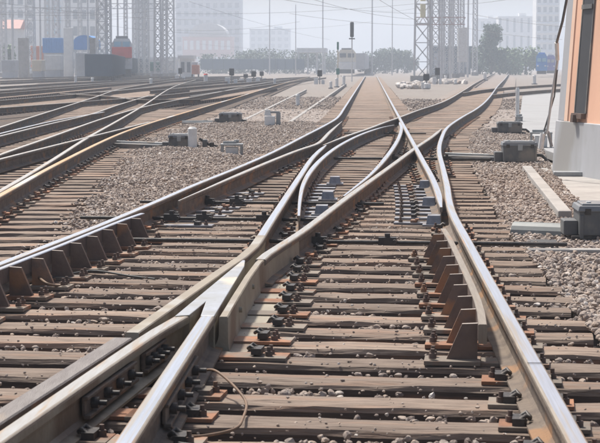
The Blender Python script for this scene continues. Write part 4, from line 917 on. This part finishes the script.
# left yard furniture: piers, blue things
def pier(px0, px1, yt, Y, label, m=concrete):
    o = MB().box((0, 0, (Z(yt, Y) - GZ) / 2), ((px1 - px0) * Y / F, 1.0, Z(yt, Y) - GZ)).build('pier', [m], None, .04); o.location = (X((px0 + px1) / 2, Y), Y, GZ); tag(o, label, 'pier', 'pale concrete piers')
pier(18, 28, 38, 225, 'leftmost pale pier with a warm tint'); pier(64, 73, 28, 230, 'tall pale pier left of the blue canopy', far_white); pier(90, 97, 38, 200, 'pale pier right of the blue canopy, before the wagons')
t = thing('blue_canopy', 'bright blue curved canopy between two pale piers', 'canopy', (X(84, 240), 240, GZ)); H = Z(49, 240) - GZ; w_ = 22 * 240 / F
m = MB(); n = 10; vs = []; fs = []
for i in range(n + 1):
    a = math.pi * i / n; vs += [(-math.cos(a) * w_ / 2, 0, math.sin(a) * 1.0), (-math.cos(a) * w_ / 2, 5, math.sin(a) * 1.0)]
for i in range(n): fs.append((2 * i, 2 * i + 2, 2 * i + 3, 2 * i + 1))
fs.append(tuple(2 * i for i in range(n + 1))); fs.append(tuple(2 * i + 1 for i in range(n + 1))[::-1]); m.add([(a, b_, c + H + .9) for a, b_, c in vs], fs); m.box((0, 2.5, H + .4), (w_, 5, 1.0)); m.build('roof', [far_blue], t)
for s in (-1, 1): MB().box((s * w_ * .42, .3, H / 2), (.25, .25, H)).build('post', [far_steel], t)
def container(px0, px1, y0, y1, Y, m, label):
    t = thing('container', label, 'container', (X((px0 + px1) / 2, Y), Y, GZ)); w_ = (px1 - px0) * Y / F; z0, z1 = Z(y1, Y) - GZ, Z(y0, Y) - GZ
    MB().box((0, 1.2, (z0 + z1) / 2), (w_, 2.4, z1 - z0)).build('box', [m], t, .04); q = MB()
    for i in range(8): q.box((-w_ / 2 + (i + .5) * w_ / 8, -.02, (z0 + z1) / 2), (w_ / 24, .08, (z1 - z0) * .9))
    q.build('corrugation', [m], t); MB().box((0, 1.2, z0 / 2), (w_ * .9, 2.2, z0)).build('base', [far_grey], t)
container(42, 62, 38, 53, 235, far_blue, 'blue container stacked on a grey base between piers'); container(75, 90, 53, 70, 245, far_grey, 'grey container under the blue canopy'); container(30, 42, 46, 68, 245, far_orange, 'faded brown container right of the leftmost pier'); container(44, 60, 55, 70, 225, far_white, 'white container before the blue one')
container(0, 14, 60, 71, 215, far_grey, 'low grey container at the far left edge'); container(31, 41, 60, 71, 205, cream, 'small cream container by the leftmost pier'); container(150, 162, 62, 71, 250, green_paint, 'dull green container behind the last slate wagon'); container(163, 175, 60, 70, 270, far_white, 'white container between two right lattice masts')
t = thing('red_roof_house', 'small house with faded red roof at the left edge', 'house', (X(4, 300), 300, GZ)); MB().box((0, 3, 4), (4.5, 6, 8)).build('wall', [far_white], t); m = MB(); m.add([(-2.8, -.3, 8), (2.8, -.3, 8), (2.8, 6.3, 8), (-2.8, 6.3, 8), (-2.8, 3, 9.6), (2.8, 3, 9.6)], [(0, 1, 5, 4), (2, 3, 4, 5), (0, 4, 3), (1, 2, 5), (0, 3, 2, 1)]); m.build('roof', [roof_pink], t)
# trees
def tree(px, Y, wd, h, label, lm, conif=False, n=1500, ls=.35):
    t = thing('tree', label, 'tree', (X(px, Y), Y, GZ), 0, 'trees in the haze'); q = MB(); q.tube([(0, 0, 0), (.1, 0, h * .3), (0, .1, h * .8)], [.28, .2, .05], 7)
    for _ in range(6):
        a = random.uniform(0, 6.28); z = h * random.uniform(.25, .6); q.tube([(0, 0, z), (math.cos(a) * wd * .3, math.sin(a) * wd * .3, z + h * .15)], [.1, .03], 5)
    q.build('trunk', [bark], t)
    cl = []
    for _ in range(26):
        zz = random.uniform(.18, .95); rr = (1 - zz) * .9 + .12 if conif else math.sqrt(max(.05, 1 - ((zz - .55) / .48) ** 2)); a = random.uniform(0, 6.28); r_ = wd / 2 * rr * random.uniform(.3, .85)
        cl.append((math.cos(a) * r_, math.sin(a) * r_, zz * h, wd * random.uniform(.12, .22)))
    vs = []; fs = []
    for i in range(n):
        c = random.choice(cl); p = Vector((c[0] + random.uniform(-1, 1) * c[3], c[1] + random.uniform(-1, 1) * c[3], c[2] + random.uniform(-.9, .9) * c[3])); u = Vector((random.gauss(0, 1), random.gauss(0, 1), random.gauss(0, 1))).normalized() * ls * random.uniform(.5, 1.2); v_ = u.orthogonal().normalized() * ls * random.uniform(.4, .8)
        k = len(vs); vs += [p - u, p - v_, p + u, p + v_]; fs.append((k, k + 1, k + 2, k + 3))
    MB().add(vs, fs).build('crown', [lm], t)
tree(490, 330, 7.5, 8.6, 'tall dark conifer in the haze behind the white board', leaf_dark, True, 4200, .3)
tree(478, 345, 5, 4.8, 'low round tree at the left foot of the conifer', leaf_mid); tree(509, 335, 6.5, 4.4, 'light green bushy tree right of the conifer', leaf_mid); tree(524, 345, 6.5, 4.9, 'light green tree next to the bright blue vehicle', leaf_mid); tree(498, 350, 5, 3.9, 'dim tree between conifer and light green trees', leaf_blue)
for i, (px, wd, h) in enumerate([(215, 9, 3.6), (240, 9, 3.8), (262, 10, 4.4), (285, 9, 4.2), (303, 8, 4.3), (325, 9, 4.6), (368, 7, 4.0), (385, 7, 4.8), (397, 6, 5.0), (407, 5, 4.6)]):
    tree(px, 400, wd, h, ['leftmost low tree of the far line below the wide tower', 'second low tree from the left in the far line', 'third tree of the far line, above the dwarf signals', 'fourth tree of the far line before the canopy', 'tree of the far line touching the canopy left end', 'tree of the far line right of the canopy', 'low tree right of the cream locomotive', 'dark tree right of the end of the main track', 'tallest dark tree left of the massive mast', 'small tree half behind the massive mast'][i], leaf_blue, n=1800, ls=.28)
tree(2, 270, 4, 5.2, 'green tree below the red roof at the left edge', leaf_mid, n=900)
# overhead wires
def wire(a, b, sag, label):
    A, B = Vector(a), Vector(b); pts = [A.lerp(B, i / 12) - Vector((0, 0, 4 * sag * (i / 12) * (1 - i / 12))) for i in range(13)]; tag(MB().tube(pts, .014, 5).build('overhead_wire', [machine]), label, 'wire', 'overhead wires')
wire(PW(-10, 14, 150), PW(180, 8, 240), .5, 'wire crossing the top left of the pale blocks'); wire(PW(170, 30, 240), PW(300, 22, 220), .5, 'wire above the arched dome roof'); wire(PW(240, -8, 120), PW(422, 14, 185), .4, 'wire slanting down to the massive mast from the left')
wire(PW(290, 14, 190), PW(430, 26, 190), .3, 'wire passing behind the tall black signal lamps'); wire(PW(370, -5, 120), PW(440, 30, 210), .3, 'steep wire falling to the gantry masts'); wire(PW(440, 8, 190), PW(570, 28, 150), .3, 'wire from the gantry toward the hut'); wire(PW(445, 24, 210), PW(560, 40, 180), .3, 'lowest wire between gantry and hut')
wire(PW(190, 2, 200), PW(330, 40, 320), .4, 'long wire falling toward the station canopy')
for a_, b_, l_ in [((0, 3, 150), (200, 20, 260), 'wire falling slowly across the far left blocks'), ((20, 20, 180), (170, 14, 240), 'nearly level wire in front of the left masts'), ((110, 26, 230), (250, 34, 260), 'wire over the slate wagons'), ((176, 14, 200), (420, 4, 200), 'wire rising from the wide tower to the massive mast'),
        ((250, 30, 260), (372, 22, 330), 'wire reaching the faint tall pole'), ((300, -4, 140), (420, 20, 185), 'wire dropping from the top edge beside the signal lamps'), ((372, 10, 330), (420, 8, 190), 'short wire between tall pole and massive mast'), ((425, 4, 185), (540, -6, 120), 'wire rising right from the massive mast'), ((470, 14, 300), (558, 22, 200), 'faint wire above the conifer'), ((200, 44, 300), (320, 50, 340), 'lowest wire before the pale hall')]:
    wire(PW(*a_), PW(*b_), .4, l_)
# ------------------------------------------------------------------ haze
h = MB().box((0, 740, 19), (1300, 1700, 50)); hz = h.build('haze', []); tag(hz, 'pale bluish haze filling the yard air', 'haze', kind='stuff')
hm = bpy.data.materials.new('haze'); hm.use_nodes = True; nn = hm.node_tree.nodes; nn.remove(nn['Principled BSDF']); pvn = nn.new('ShaderNodeVolumePrincipled')
pvn.inputs['Color'].default_value = (.80, .885, 1, 1); pvn.inputs['Density'].default_value = .00115; pvn.inputs['Anisotropy'].default_value = .25
hm.node_tree.links.new(pvn.outputs[0], nn['Material Output'].inputs['Volume']); hz.data.materials.append(hm)
